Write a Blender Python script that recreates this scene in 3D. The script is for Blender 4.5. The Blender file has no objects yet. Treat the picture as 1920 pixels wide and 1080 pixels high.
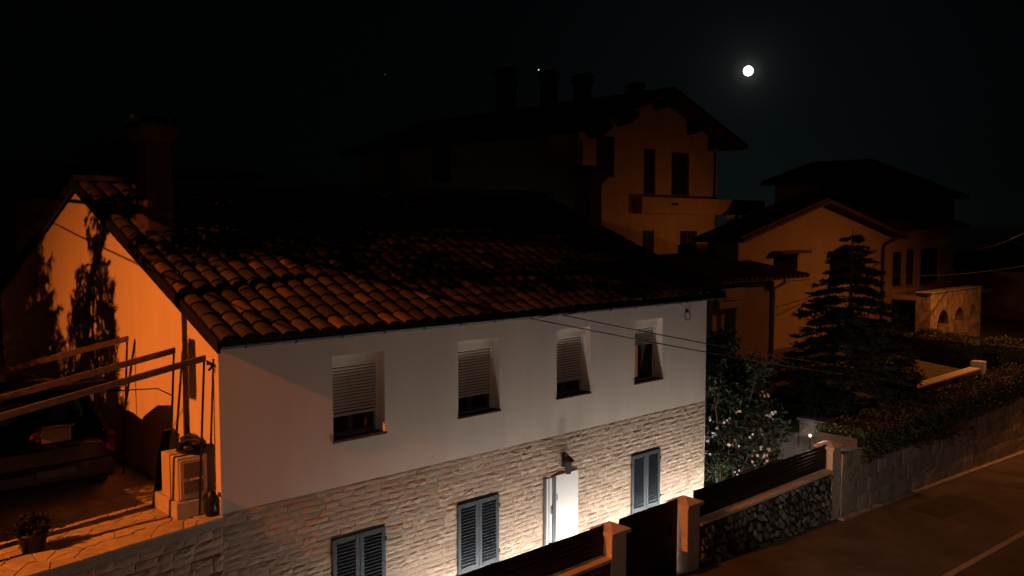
import bpy, bmesh, math, random
from mathutils import Vector, Matrix
R = math.radians
random.seed(7)
scene = bpy.context.scene
COL = scene.collection

# ------------------------------------------------------------------ camera, sky, moonlight, exposure
YAW, PITCH, FPX = 0.755, -0.071, 1650.0
CAM = Vector((-5.202, -11.337, 6.705))
cd = bpy.data.cameras.new('camera')
cam = bpy.data.objects.new('camera', cd); COL.objects.link(cam)
cd.sensor_width = 36.0; cd.lens = FPX / 1920 * 36.0
cd.clip_start = 0.1; cd.clip_end = 6000
FW = Vector((math.sin(YAW) * math.cos(PITCH), math.cos(YAW) * math.cos(PITCH), math.sin(PITCH)))
cam.location = CAM
cam.rotation_euler = FW.to_track_quat('-Z', 'Y').to_euler()
scene.camera = cam

MOON_DIR = Vector((0.83718, 0.52160, 0.16451)).normalized()
world = bpy.data.worlds.new('World'); scene.world = world; world.use_nodes = True
nt = world.node_tree
sky = nt.nodes.new('ShaderNodeTexSky'); sky.sky_type = 'NISHITA'; sky.sun_disc = False
sky.sun_elevation = math.asin(MOON_DIR.z)
sky.sun_rotation = math.atan2(MOON_DIR.x, MOON_DIR.y)
sky.dust_density = 1.0; sky.ozone_density = 6.0
bg = nt.nodes['Background']; bg.inputs['Strength'].default_value = 0.00014
hsv = nt.nodes.new('ShaderNodeHueSaturation'); hsv.inputs['Saturation'].default_value = 0.35
tint = nt.nodes.new('ShaderNodeMix'); tint.data_type = 'RGBA'; tint.blend_type = 'MULTIPLY'; tint.inputs['Factor'].default_value = 1.0
tint.inputs[7].default_value = (0.62, 0.95, 1.0, 1)      # moonlit night air is blue-green, not daylight blue
nt.links.new(sky.outputs['Color'], hsv.inputs['Color']); nt.links.new(hsv.outputs['Color'], tint.inputs[6]); 
tcw = nt.nodes.new('ShaderNodeTexCoord'); dt = nt.nodes.new('ShaderNodeVectorMath'); dt.operation = 'DOT_PRODUCT'   # moon aureole of the night air
dt.inputs[1].default_value = MOON_DIR; nt.links.new(tcw.outputs['Generated'], dt.inputs[0])
acc = tint.outputs[2]
for ex, amp in ((14000, 200.0), (1400, 34.0), (60, 8.0)):
    pw = nt.nodes.new('ShaderNodeMath'); pw.operation = 'POWER'; pw.inputs[1].default_value = ex; pw.use_clamp = True; nt.links.new(dt.outputs['Value'], pw.inputs[0])
    sc_ = nt.nodes.new('ShaderNodeVectorMath'); sc_.operation = 'SCALE'; sc_.inputs[0].default_value = (amp, amp*.98, amp*.95) if ex > 100 else (amp*.6, amp*.95, amp); nt.links.new(pw.outputs[0], sc_.inputs['Scale'])
    ad_ = nt.nodes.new('ShaderNodeVectorMath'); ad_.operation = 'ADD'; nt.links.new(acc, ad_.inputs[0]); nt.links.new(sc_.outputs[0], ad_.inputs[1]); acc = ad_.outputs[0]
nt.links.new(acc, bg.inputs['Color'])

sd = bpy.data.lights.new('moonlight', 'SUN'); sd.energy = 0.012; sd.angle = R(0.5); sd.color = (0.85, 0.92, 1.0)
so = bpy.data.objects.new('moonlight', sd); COL.objects.link(so)
so.rotation_euler = (-MOON_DIR).to_track_quat('-Z', 'Y').to_euler(); so.location = (0, 0, 60)

vs = scene.view_settings
vs.view_transform = 'Standard'; vs.look = 'None'; vs.exposure = 0.0; vs.gamma = 1.0; vs.use_curve_mapping = False

SODIUM = (1.0, 0.22, 0.028)
SODIUM2 = (1.0, 0.30, 0.065)
LEDC = (1.0, 0.95, 0.89)

# ------------------------------------------------------------------ materials
MATS = {}
def mat(name, base, rough=0.8, nscale=6.0, namt=0.25, bump=0.0, bscale=30.0, rand=0.0, metal=0.0, second=None, spec=0.3, streak=False):
    if name in MATS: return MATS[name]
    m = bpy.data.materials.new(name); m.use_nodes = True; MATS[name] = m
    t = m.node_tree; N = t.nodes; L = t.links
    b = N['Principled BSDF']
    b.inputs['Roughness'].default_value = rough; b.inputs['Metallic'].default_value = metal
    b.inputs['Specular IOR Level'].default_value = spec
    tc = N.new('ShaderNodeTexCoord')
    mp = N.new('ShaderNodeMapping'); L.new(tc.outputs['Object'], mp.inputs['Vector'])
    if streak: mp.inputs['Scale'].default_value = (1, 1, 0.18)
    n1 = N.new('ShaderNodeTexNoise'); n1.inputs['Scale'].default_value = nscale; n1.inputs['Detail'].default_value = 6; n1.inputs['Roughness'].default_value = 0.62
    if rand:
        oi = N.new('ShaderNodeObjectInfo'); gm = N.new('ShaderNodeNewGeometry')
        ad = N.new('ShaderNodeMath'); ad.operation = 'ADD'; L.new(oi.outputs['Random'], ad.inputs[0]); L.new(gm.outputs['Random Per Island'], ad.inputs[1])
        fr = N.new('ShaderNodeMath'); fr.operation = 'FRACT'; L.new(ad.outputs[0], fr.inputs[0])
        off = N.new('ShaderNodeVectorMath'); off.operation = 'ADD'
        sc = N.new('ShaderNodeMath'); sc.operation = 'MULTIPLY'; sc.inputs[1].default_value = 37.0; L.new(fr.outputs[0], sc.inputs[0])
        L.new(mp.outputs[0], off.inputs[0]); L.new(sc.outputs[0], off.inputs[1]); vec = off.outputs[0]
    else: vec = mp.outputs[0]
    L.new(vec, n1.inputs['Vector'])
    cr = N.new('ShaderNodeValToRGB'); L.new(n1.outputs['Fac'], cr.inputs['Fac'])
    c = Vector(base); lo = c * (1 - namt); hi = Vector(second) if second else c * (1 + namt)
    cr.color_ramp.elements[0].position = 0.3; cr.color_ramp.elements[1].position = 0.7
    cr.color_ramp.elements[0].color = (*lo, 1); cr.color_ramp.elements[1].color = (*[min(1, v) for v in hi], 1)
    out = cr.outputs['Color']
    if rand:
        hs = N.new('ShaderNodeHueSaturation')
        mr = N.new('ShaderNodeMapRange'); mr.inputs['To Min'].default_value = 1 - rand; mr.inputs['To Max'].default_value = 1 + rand
        L.new(fr.outputs[0], mr.inputs['Value']); L.new(mr.outputs[0], hs.inputs['Value'])
        m2 = N.new('ShaderNodeMath'); m2.operation = 'MULTIPLY'; m2.inputs[1].default_value = 7.31; L.new(fr.outputs[0], m2.inputs[0])
        f2 = N.new('ShaderNodeMath'); f2.operation = 'FRACT'; L.new(m2.outputs[0], f2.inputs[0])
        mh = N.new('ShaderNodeMapRange'); mh.inputs['To Min'].default_value = 1 - rand * 0.8; mh.inputs['To Max'].default_value = 1 + rand * 0.6
        L.new(f2.outputs[0], mh.inputs['Value']); L.new(mh.outputs[0], hs.inputs['Saturation'])
        L.new(out, hs.inputs['Color']); out = hs.outputs['Color']
    L.new(out, b.inputs['Base Color'])
    if bump:
        n2 = N.new('ShaderNodeTexNoise'); n2.inputs['Scale'].default_value = bscale; n2.inputs['Detail'].default_value = 8; n2.inputs['Roughness'].default_value = 0.6
        L.new(vec, n2.inputs['Vector'])
        bm_ = N.new('ShaderNodeBump'); bm_.inputs['Strength'].default_value = bump; bm_.inputs['Distance'].default_value = 0.02
        L.new(n2.outputs['Fac'], bm_.inputs['Height']); L.new(bm_.outputs['Normal'], b.inputs['Normal'])
    return m
def emat(name, color, strength):
    if name in MATS: return MATS[name]
    m = bpy.data.materials.new(name); m.use_nodes = True; MATS[name] = m
    t = m.node_tree; t.nodes.clear()
    e = t.nodes.new('ShaderNodeEmission'); o = t.nodes.new('ShaderNodeOutputMaterial')
    n = t.nodes.new('ShaderNodeTexNoise'); n.inputs['Scale'].default_value = 2.0
    mx = t.nodes.new('ShaderNodeMapRange'); mx.inputs['To Min'].default_value = strength * 0.9; mx.inputs['To Max'].default_value = strength * 1.1
    t.links.new(n.outputs['Fac'], mx.inputs['Value']); t.links.new(mx.outputs[0], e.inputs['Strength'])
    e.inputs['Color'].default_value = (*color, 1); t.links.new(e.outputs[0], o.inputs['Surface'])
    return m

PLASTER = mat('white_plaster', (0.64, 0.54, 0.465), 0.9, 1.5, 0.075, 0.12, 140, streak=True)
GPLASTER = PLASTER
STONE = mat('split_face_stone', (0.43, 0.32, 0.235), 0.92, 9, 0.28, 0.6, 34, rand=0.13)
MORTAR = mat('mortar', (0.30, 0.25, 0.20), 0.95, 14, 0.25, 0.4, 60)
DSTONE = mat('rubble_stone', (0.16, 0.135, 0.12), 0.9, 9, 0.4, 0.8, 30, rand=0.7)
DMORTAR = mat('dark_mortar', (0.035, 0.028, 0.024), 0.95, 12, 0.3, 0.4, 50)
FLAG = mat('flagstone', (0.40, 0.34, 0.27), 0.85, 5, 0.2, 0.3, 24, rand=0.16)
TILE = mat('clay_tile', (0.047, 0.037, 0.029), 0.85, 10, 0.4, 0.35, 40, rand=0.45)
NEWTILE = mat('newer_clay_tile', (0.12, 0.066, 0.042), 0.85, 10, 0.3, 0.35, 40, rand=0.3)
TILEBED = mat('roof_bed', (0.06, 0.035, 0.025), 0.95, 8, 0.3)
DKMETAL = mat('dark_metal', (0.02, 0.019, 0.018), 0.5, 8, 0.2, 0.05, 60, metal=0.4)
FENCEM = mat('fence_metal', (0.008, 0.0075, 0.007), 0.6, 8, 0.2)
BROWNWOOD = mat('brown_wood', (0.055, 0.035, 0.022), 0.75, 14, 0.35, 0.2, 40)
BEAM = mat('beam_paint', (0.10, 0.066, 0.045), 0.7, 12, 0.3, 0.2, 40)
SHUT = mat('shutter_paint', (0.036, 0.049, 0.062), 0.5, 6, 0.12, 0.05, 80)
SLAT = mat('roller_slat', (0.60, 0.53, 0.46), 0.6, 6, 0.08)
WHITE = mat('white_paint', (0.66, 0.645, 0.63), 0.5, 3, 0.03)
FRAME = mat('dark_frame', (0.07, 0.075, 0.085), 0.45, 6, 0.12)
GLASS = mat('dark_glass', (0.012, 0.014, 0.016), 0.06, 3, 0.1, spec=0.6)
PILLAR = mat('pillar_render', (0.70, 0.60, 0.50), 0.9, 4, 0.12, 0.2, 60)
CONC = mat('old_concrete', (0.50, 0.43, 0.37), 0.92, 2.2, 0.4, 0.5, 14, rand=0.12, streak=True)
ASPH = mat('asphalt', (0.115, 0.1, 0.088), 0.85, 0.9, 0.38, 0.6, 120)
PAVE = mat('yard_paving', (0.36, 0.34, 0.32), 0.9, 3, 0.2, 0.3, 40)
KERB = mat('kerb_concrete', (0.42, 0.38, 0.35), 0.9, 5, 0.25, 0.3, 40)
SOIL = mat('soil', (0.07, 0.055, 0.035), 0.95, 3, 0.4, 0.6, 20)
GRASS = mat('dry_grass', (0.09, 0.085, 0.035), 0.95, 5, 0.4, 0.6, 40)
LEAF = mat('leaf_green', (0.024, 0.036, 0.015), 0.6, 4, 0.3, rand=0.4)
LEAF2 = mat('hedge_leaf', (0.07, 0.085, 0.03), 0.6, 4, 0.3, rand=0.45)
NEEDLE = mat('needle_green', (0.022, 0.031, 0.019), 0.7, 4, 0.3, rand=0.35)
PETAL = mat('white_petal', (0.80, 0.79, 0.76), 0.6, 4, 0.05)
BARK = mat('bark', (0.09, 0.06, 0.04), 0.95, 14, 0.4, 0.6, 30)
OCHRE = mat('ochre_render', (0.62, 0.46, 0.27), 0.92, 1.3, 0.14, 0.15, 60)
OCHRE2 = mat('amber_render', (0.32, 0.235, 0.14), 0.92, 1.1, 0.12, 0.15, 60)
ROOFDK = mat('old_roof_tile', (0.085, 0.05, 0.035), 0.95, 9, 0.35, 0.6, 12)
CARP = mat('car_paint', (0.006, 0.006, 0.007), 0.25, 4, 0.1, spec=0.5)
RUBBER = mat('rubber', (0.02, 0.02, 0.02), 0.9, 8, 0.2)
RED = mat('red_lens', (0.35, 0.02, 0.02), 0.2, 4, 0.1, spec=0.6)
CARD = mat('cardboard', (0.20, 0.13, 0.075), 0.9, 8, 0.15)
CREAM = mat('cream_paint', (0.50, 0.41, 0.31), 0.6, 5, 0.08)
BLACKST = mat('black_plastic', (0.012, 0.012, 0.012), 0.4, 6, 0.2)
CHIMB = mat('chimney_brick', (0.08, 0.042, 0.03), 0.9, 8, 0.25, 0.4, 30, rand=0.2)

# ------------------------------------------------------------------ mesh builder
class MB:
    def __init__(s): s.v = []; s.f = []; s.sm = []
    def add(s, vs, fs, smooth=False):
        o = len(s.v); s.v += [tuple(p) for p in vs]
        for f in fs: s.f.append(tuple(i + o for i in f)); s.sm.append(smooth)
        return s
    def box(s, a, b, M=None):
        x0, y0, z0 = a; x1, y1, z1 = b
        vs = [Vector(p) for p in ((x0,y0,z0),(x1,y0,z0),(x1,y1,z0),(x0,y1,z0),(x0,y0,z1),(x1,y0,z1),(x1,y1,z1),(x0,y1,z1))]
        if M is not None: vs = [M @ p for p in vs]
        return s.add(vs, [(0,3,2,1),(4,5,6,7),(0,1,5,4),(1,2,6,5),(2,3,7,6),(3,0,4,7)])
    def bbox(s, a, b, w=0.01, M=None):
        """box with chamfered edges"""
        x0, y0, z0 = a; x1, y1, z1 = b
        w = min(w, (x1-x0)*.45, (y1-y0)*.45, (z1-z0)*.45)
        bm = bmesh.new()
        vs = [bm.verts.new(p) for p in ((x0,y0,z0),(x1,y0,z0),(x1,y1,z0),(x0,y1,z0),(x0,y0,z1),(x1,y0,z1),(x1,y1,z1),(x0,y1,z1))]
        for f in [(0,3,2,1),(4,5,6,7),(0,1,5,4),(1,2,6,5),(2,3,7,6),(3,0,4,7)]: bm.faces.new([vs[i] for i in f])
        bmesh.ops.bevel(bm, geom=bm.edges[:], offset=w, segments=1, affect='EDGES')
        bm.verts.index_update()
        P = [v.co.copy() for v in bm.verts]
        if M is not None: P = [M @ p for p in P]
        s.add(P, [[v.index for v in f.verts] for f in bm.faces]); bm.free()
        return s
    def tube(s, pts, rad, n=8, cap=True, smooth=True):
        pts = [Vector(p) for p in pts]; k = len(pts)
        rad = rad if isinstance(rad, (list, tuple)) else [rad] * k
        rings = []; up = Vector((0, 0, 1))
        for i, p in enumerate(pts):
            d = (pts[min(i+1, k-1)] - pts[max(i-1, 0)]).normalized()
            a = d.cross(up)
            if a.length < 1e-3: a = Vector((1, 0, 0))
            a.normalize(); b = d.cross(a)
            rings += [p + (a * math.cos(2*math.pi*j/n) + b * math.sin(2*math.pi*j/n)) * rad[i] for j in range(n)]
        fs = [(i*n+j, i*n+(j+1) % n, (i+1)*n+(j+1) % n, (i+1)*n+j) for i in range(k-1) for j in range(n)]
        s.add(rings, fs, smooth)
        if cap: s.add(rings[:n], [tuple(range(n))]); s.add(rings[-n:], [tuple(range(n))[::-1]])
        return s
    def lathe(s, prof, c, n=16, smooth=True):
        cx, cy, cz = c; vs = []
        for r, z in prof: vs += [(cx + r*math.cos(2*math.pi*j/n), cy + r*math.sin(2*math.pi*j/n), cz + z) for j in range(n)]
        fs = [(i*n+j, i*n+(j+1) % n, (i+1)*n+(j+1) % n, (i+1)*n+j) for i in range(len(prof)-1) for j in range(n)]
        return s.add(vs, fs, smooth)
    def prism(s, poly, d):
        """polygon (list of 3-D points) extruded by vector d"""
        d = Vector(d); n = len(poly); P = [Vector(p) for p in poly]
        s.add(P + [p + d for p in P], [tuple(range(n)), tuple(range(2*n-1, n-1, -1))] + [(i, (i+1) % n + 0, (i+1) % n + n, i + n) for i in range(n)])
        return s
    def ico(s, c, r, sub=2, jit=0.0, sq=(1, 1, 1)):
        bm = bmesh.new(); bmesh.ops.create_icosphere(bm, subdivisions=sub, radius=1); bm.verts.index_update()
        P = [Vector(c) + Vector((v.co.x*sq[0], v.co.y*sq[1], v.co.z*sq[2])) * r * (1 + random.uniform(-jit, jit)) for v in bm.verts]
        s.add(P, [[v.index for v in f.verts] for f in bm.faces], True); bm.free(); return s
    def mesh(s, name, m):
        me = bpy.data.meshes.new(name); me.from_pydata(s.v, [], s.f)
        me.polygons.foreach_set('use_smooth', s.sm); me.materials.append(m); me.update()
        return me
    def build(s, name, m, parent=None):
        return link(name, s.mesh(name, m), parent)
def link(name, me, parent=None):
    o = bpy.data.objects.new(name, me); COL.objects.link(o)
    if parent is not None: o.parent = parent
    return o
def thing(name, label, cat, loc=(0, 0, 0), group=None):
    o = bpy.data.objects.new(name, None); COL.objects.link(o); o.empty_display_size = 0.2
    o.location = loc; return tag(o, label, cat, group)
def tag(o, label, cat, group=None):
    o['label'] = label; o['category'] = cat
    if group: o['group'] = group
    return o
def struct(o): o['kind'] = 'structure'; return o
def at(o, p):   # put a child mesh built in world coordinates under an Empty that is not at the origin
    pl = o.parent.location
    o.location = (-pl[0], -pl[1], -pl[2]); return o
def face_wall(mb, O, U, V, W, H, holes, depth, inward):
    """flat wall W x H spanned by U, V from O with rectangular openings; reveals go 'inward' by depth"""
    O, U, V, I = Vector(O), Vector(U), Vector(V), Vector(inward)
    us = sorted({0, W, *[h[0] for h in holes], *[h[1] for h in holes]}); vs_ = sorted({0, H, *[h[2] for h in holes], *[h[3] for h in holes]})
    for i in range(len(us)-1):
        for j in range(len(vs_)-1):
            cu, cv = (us[i]+us[i+1])/2, (vs_[j]+vs_[j+1])/2
            if any(h[0] < cu < h[1] and h[2] < cv < h[3] for h in holes): continue
            mb.add([O+U*us[i]+V*vs_[j], O+U*us[i+1]+V*vs_[j], O+U*us[i+1]+V*vs_[j+1], O+U*us[i]+V*vs_[j+1]], [(0,1,2,3)])
    for a, b, c, d in holes:
        q = [O+U*a+V*c, O+U*b+V*c, O+U*b+V*d, O+U*a+V*d]
        for k in range(4):
            p0, p1 = q[k], q[(k+1) % 4]
            mb.add([p0, p1, p1+I*depth, p0+I*depth], [(0,1,2,3)])
    return mb

# =================================================================== SETTING
def road_z(x):
    x = max(min(x, 30), -24)
    return 0.2 - 0.057 * (x - 8.6)
g = MB(); g.add([(-3000,-3000,-2.3),(3000,-3000,-2.3),(3000,3000,-2.3),(-3000,3000,-2.3)], [(0,1,2,3)])
struct(g.build('ground', SOIL))
def strip(mb, y0, y1, dz, xs):
    for a, b in zip(xs[:-1], xs[1:]):
        mb.add([(a,y0,road_z(a)+dz),(b,y0,road_z(b)+dz),(b,y1,road_z(b)+dz),(a,y1,road_z(a)+dz)], [(0,1,2,3)])
XS = [-40,-24,-10,0,8,14,20,26,30,45,70,120]
r = MB(); strip(r, -5.2, -1.85, 0.0, XS); struct(r.build('road', ASPH))
rp = MB()
for (xa, xb, ya, yb) in ((16.2,18.9,-3.5,-2.6),(21.0,22.1,-4.6,-3.2)):
    rp.add([(xa,ya,road_z(xa)+.004),(xb,ya-.06,road_z(xb)+.004),(xb-.1,yb,road_z(xb-.1)+.004),(xa+.15,yb+.05,road_z(xa+.15)+.004)],[(0,1,2,3)])
struct(rp.build('road_patch', mat('patched_asphalt',(.07,.06,.053),.85,2,.3,.5,160)))
# far kerb and pavement on the near side of the street
k = MB()
for a, b in zip([x*1.0 for x in range(-20, 44)], [x*1.0 for x in range(-19, 45)]):
    za, zb = road_z(a), road_z(b)
    k.add([(a+.006,-5.28,za-.1),(b-.006,-5.28,zb-.1),(b-.006,-5.14,zb-.1),(a+.006,-5.14,za-.1),(a+.006,-5.28,za+.13),(b-.006,-5.28,zb+.13),(b-.006,-5.15,zb+.13),(a+.006,-5.15,za+.13)],
          [(0,3,2,1),(4,5,6,7),(0,1,5,4),(1,2,6,5),(2,3,7,6),(3,0,4,7)])
struct(k.build('kerb', KERB))
p = MB(); strip(p, -30, -5.28, 0.118, XS); struct(p.build('pavement', ASPH))
# gutter strip at the foot of the retaining wall
k2 = MB()
for a in range(14, 44):
    za, zb = road_z(a), road_z(a+1)
    k2.add([(a,-2.1,za-.05),(a+1,-2.1,zb-.05),(a+1,-1.96,zb-.05),(a,-1.96,za-.05),(a+.008,-2.09,za+.05),(a+.992,-2.09,zb+.05),(a+.992,-1.96,zb+.06),(a+.008,-1.96,za+.06)],
           [(0,3,2,1),(4,5,6,7),(0,1,5,4),(1,2,6,5),(2,3,7,6),(3,0,4,7)])
struct(k2.build('gutter_strip', KERB))
y = MB(); y.box((-0.4,-1.8,-2.2),(17.4,60,0.0)); struct(y.build('yard', PAVE))
gt = MB()
# garden terrain behind the retaining wall, gently uneven
nx, ny = 40, 34
X0, X1, Y0, Y1 = 17.2, 110, -1.7, 90
GV = []
for i in range(nx+1):
    for j in range(ny+1):
        x_ = X0 + (X1-X0)*(i/nx)**1.6; y_ = Y0 + (Y1-Y0)*(j/ny)**1.6
        h = 1.25 + 0.9*max(0, min(1, (y_+1.0)/8)) + random.uniform(-.04, .04)
        if i == 0 or j == 0: h = 1.2
        GV.append((x_, y_, h))
gt.add(GV, [(i*(ny+1)+j, (i+1)*(ny+1)+j, (i+1)*(ny+1)+j+1, i*(ny+1)+j+1) for i in range(nx) for j in range(ny)], True)
gt.add([(X0,Y0,-2.2),(X1,Y0,-2.2),(X1,Y0,1.2),(X0,Y0,1.2)], [(0,1,2,3)])
gt.add([(X0,Y0,-2.2),(X0,Y1,-2.2),(X0,Y1,1.2),(X0,Y0,1.2)], [(0,1,2,3)])
struct(gt.build('garden_terrain', GRASS))
# raised terrace left of the house
tf = MB(); tf.box((-30, 0.9, -2.2), (-0.01, 60, 2.74)); tf.box((-0.012, 11.3, -2.2), (16, 60, 2.6))
struct(tf.build('terrace_floor', PAVE))

# =================================================================== WHITE HOUSE
L, SH, EZ, RY, RZ = 11.47, 2.75, 5.15, 5.57, 7.42
SL = (RZ - EZ) / RY
house = thing('white_house', 'white plastered two-storey house with stone ground floor and clay tile roof', 'house')
UPW = [(1.78, 2.72), (4.22, 5.17), (6.62, 7.56), (8.93, 9.86)]
ZW0, ZW1 = 3.46, 4.75
w = MB()
face_wall(w, (0,0,SH), (1,0,0), (0,0,1), L, EZ-SH+0.06, [(a,b,ZW0-SH,ZW1-SH) for a,b in UPW], 0.34, (0,1,0))
w.build('front_wall', PLASTER, house)
w = MB(); w.add([(0,0,2.2),(0,0,EZ),(0,RY,RZ),(0,RY*2,EZ),(0,RY*2,2.2)], [(0,1,2,3,4)]); w.build('gable_wall', GPLASTER, house)
w = MB(); w.add([(L,0,0),(L,0,EZ),(L,RY,RZ),(L,RY*2,EZ),(L,RY*2,0)], [(4,3,2,1,0)]); w.add([(0,RY*2,0),(L,RY*2,0),(L,RY*2,EZ),(0,RY*2,EZ)], [(0,3,2,1)])
w.build('rear_wall', GPLASTER, house)
w = MB(); w.bbox((-0.035,-0.035,2.74),(-0.002,0.9,3.0),.006); w.build('plinth', PILLAR, house)
# ground-floor backing wall with door and window openings
GOP = [(1.72,2.70,0.72,1.95), (4.18,5.14,0.72,1.95), (8.85,9.82,0.72,1.95), (6.27,7.21,0.0,2.0)]
w = MB(); face_wall(w, (0,.03,0), (1,0,0), (0,0,1), L, SH, GOP, 0.3, (0,1,0)); w.build('backing_wall', MORTAR, house)

# ---- split-face stones
def stone_unit(seed):
    rr = random.Random(seed); m = MB(); nu, nv = 4, 3
    vs = []
    for j in range(nv+1):
        for i in range(nu+1):
            e = (i in (0, nu)) or (j in (0, nv))
            u = i/nu + (0 if i in (0, nu) else rr.uniform(-.08,.08)); v = j/nv + (0 if j in (0, nv) else rr.uniform(-.1,.1))
            if e: u += rr.uniform(-.012,.012); v += rr.uniform(-.05,.05)
            vs.append((u, -(rr.uniform(.25,.5) if e else rr.uniform(.5,1.0)), v))
    fs = [(j*(nu+1)+i, j*(nu+1)+i+1, (j+1)*(nu+1)+i+1, (j+1)*(nu+1)+i) for j in range(nv) for i in range(nu)]
    ring = [i for i in range(nu+1)] + [j*(nu+1)+nu for j in range(1, nv+1)] + [nv*(nu+1)+i for i in range(nu-1, -1, -1)] + [j*(nu+1) for j in range(nv-1, 0, -1)]
    o = len(vs)
    vs += [(vs[i][0], 0.2, vs[i][2]) for i in ring]
    n = len(ring)
    fs += [(ring[(k+1) % n], ring[k], o+k, o+(k+1) % n) for k in range(n)]
    return vs, fs
SU = [stone_unit(100+i) for i in range(16)]
def stone_meshes(m, nm): 
    out = []
    for v, f in SU: q = MB(); q.add(v, f); out.append(q.mesh(nm, m))
    return out
def lay_stones(u0, u1, z0, z1, rowh, lens, holes, rr, topedge=None):
    """rows of (u, z, width, height) with openings cut out"""
    out = []; z = z1
    while z > z0 + 0.02:
        h = min(rr.uniform(*rowh), z - z0)
        if z - h - z0 < 0.05: h = z - z0
        zb = z - h
        segs = [(u0, u1)]
        for a, b, c, d in holes:
            if zb < d - 0.02 and z > c + 0.02:
                ns = []
                for s0, s1 in segs:
                    if b <= s0 or a >= s1: ns.append((s0, s1)); continue
                    if a > s0: ns.append((s0, a))
                    if b < s1: ns.append((b, s1))
                segs = ns
        for s0, s1 in segs:
            u = s0 - rr.uniform(0, .15) if s0 == u0 else s0
            while u < s1 - 0.01:
                ln = rr.uniform(*lens)
                e = u + ln
                if s1 - e < 0.1: e = s1
                a = max(u, s0)
                if e - a > 0.02: out.append((a, zb, e - a, h))
                u = e
        z = zb
    return out
def place_stones(parent, name, stones, M4, meshes, gap, depth, limit, stuffname, m, rr, campos=CAM):
    S = []
    for (u, z, wd, h) in stones:
        c = M4 @ Vector((u+wd/2, 0, z+h/2))
        S.append(((c-campos).length / max(.02, math.sqrt(wd*h)), u, z, wd, h))
    S.sort(); rest = MB()
    for n, (_, u, z, wd, h) in enumerate(S):
        d = depth * rr.uniform(.45, 1.4); vi = rr.randrange(len(SU)); fl = rr.random() < .5
        T = M4 @ Matrix.Translation((u+gap/2 + (wd-gap if fl else 0), 0, z+gap/2)) @ Matrix.Diagonal(((-1 if fl else 1)*(wd-gap), d, h-gap, 1))
        if n < limit:
            o = link(name, meshes[vi], parent); o.matrix_local = T
        else:
            v, f = SU[vi]; rest.add([T @ Vector(q) for q in v], [q[::-1] for q in f] if fl else f)
    if len(S) > limit:
        o = rest.build(stuffname, m, parent); o['kind'] = 'stuff'
rr = random.Random(5)
SM = stone_meshes(STONE, 'stone')
vis = lay_stones(0.0, L, 0.0, SH, (.068,.105), (.17,.44), GOP, rr)
place_stones(house, 'stone', vis, Matrix.Translation((0, .012, 0)), SM, .004, .017, 300, 'stone_courses', STONE, rr)

# ---- upper windows: roller blinds
for n, (a, b) in enumerate(UPW):
    wn = MB()
    d = .26; fw = .055
    wn.box((a,d,ZW0),(b,d+.05,ZW0+fw)).box((a,d,ZW0+fw),(a+fw,d+.05,ZW1-.17)).box((b-fw,d,ZW0+fw),(b,d+.05,ZW1-.17)).box(((a+b)/2-.04,d+.002,ZW0+fw),((a+b)/2+.04,d+.052,ZW1-.17))
    win = wn.build('window', FRAME if n != 3 else BROWNWOOD, house)
    MB().box((a+.01,d+.03,ZW0+.01),(b-.01,d+.04,ZW1-.02)).build('pane', GLASS, win)
    MB().bbox((a+.002,.15,ZW1-.165),(b-.002,.255,ZW1-.002),.004).build('blind_box', SLAT, win)
    MB().box((a,.19,ZW0+.02),(a+.03,.2535,ZW1-.17)).build('guide_rail', SLAT, win)
    MB().box((b-.03,.19,ZW0+.02),(b,.2535,ZW1-.17)).build('guide_rail', SLAT, win)
    MB().bbox((a-.02,-.03,ZW0-.028),(b+.02,.2,ZW0+.004),.006).build('sill', BROWNWOOD, win)
    if n == 3: MB().box((a+.06,.245,ZW0+.06),(a+.40,.25,ZW1-.2)).build('curtain', emat('reflection_glow', (1,.33,.07), .10), win)  # no real curtain: glowing panel stands in for the street lamp's reflection in the glass
    zb = [3.80, 3.76, 3.72, 4.22][n]
    ns = int((ZW1 - .17 - zb) / .05)
    sl = MB(); hh = .046
    prof = [(.008,.0),(-.006,.008),(-.010,.023),(-.006,.038),(.008,.046)]
    ww = b - a - .05
    vs = []
    for (py, pz) in prof: vs += [(0,py,pz),(ww,py,pz)]
    sl.add(vs, [(2*i,2*i+1,2*i+3,2*i+2) for i in range(4)], True)
    sme = sl.mesh('slat', SLAT)
    for i in range(ns):
        o = link('slat', sme, win); o.location = (a+.025, .225 + random.uniform(-.001,.001), ZW1 - .17 - .05*(i+1))
    MB().box((a+.03,.226,zb-.02),(b-.03,.234,ZW1-.17)).build('blind_backing', BROWNWOOD, win)
    o = MB().bbox((a+.03,.215,zb-.03),(b-.03,.236,zb+.015),.004).build('bottom_bar', SLAT, win)

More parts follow.
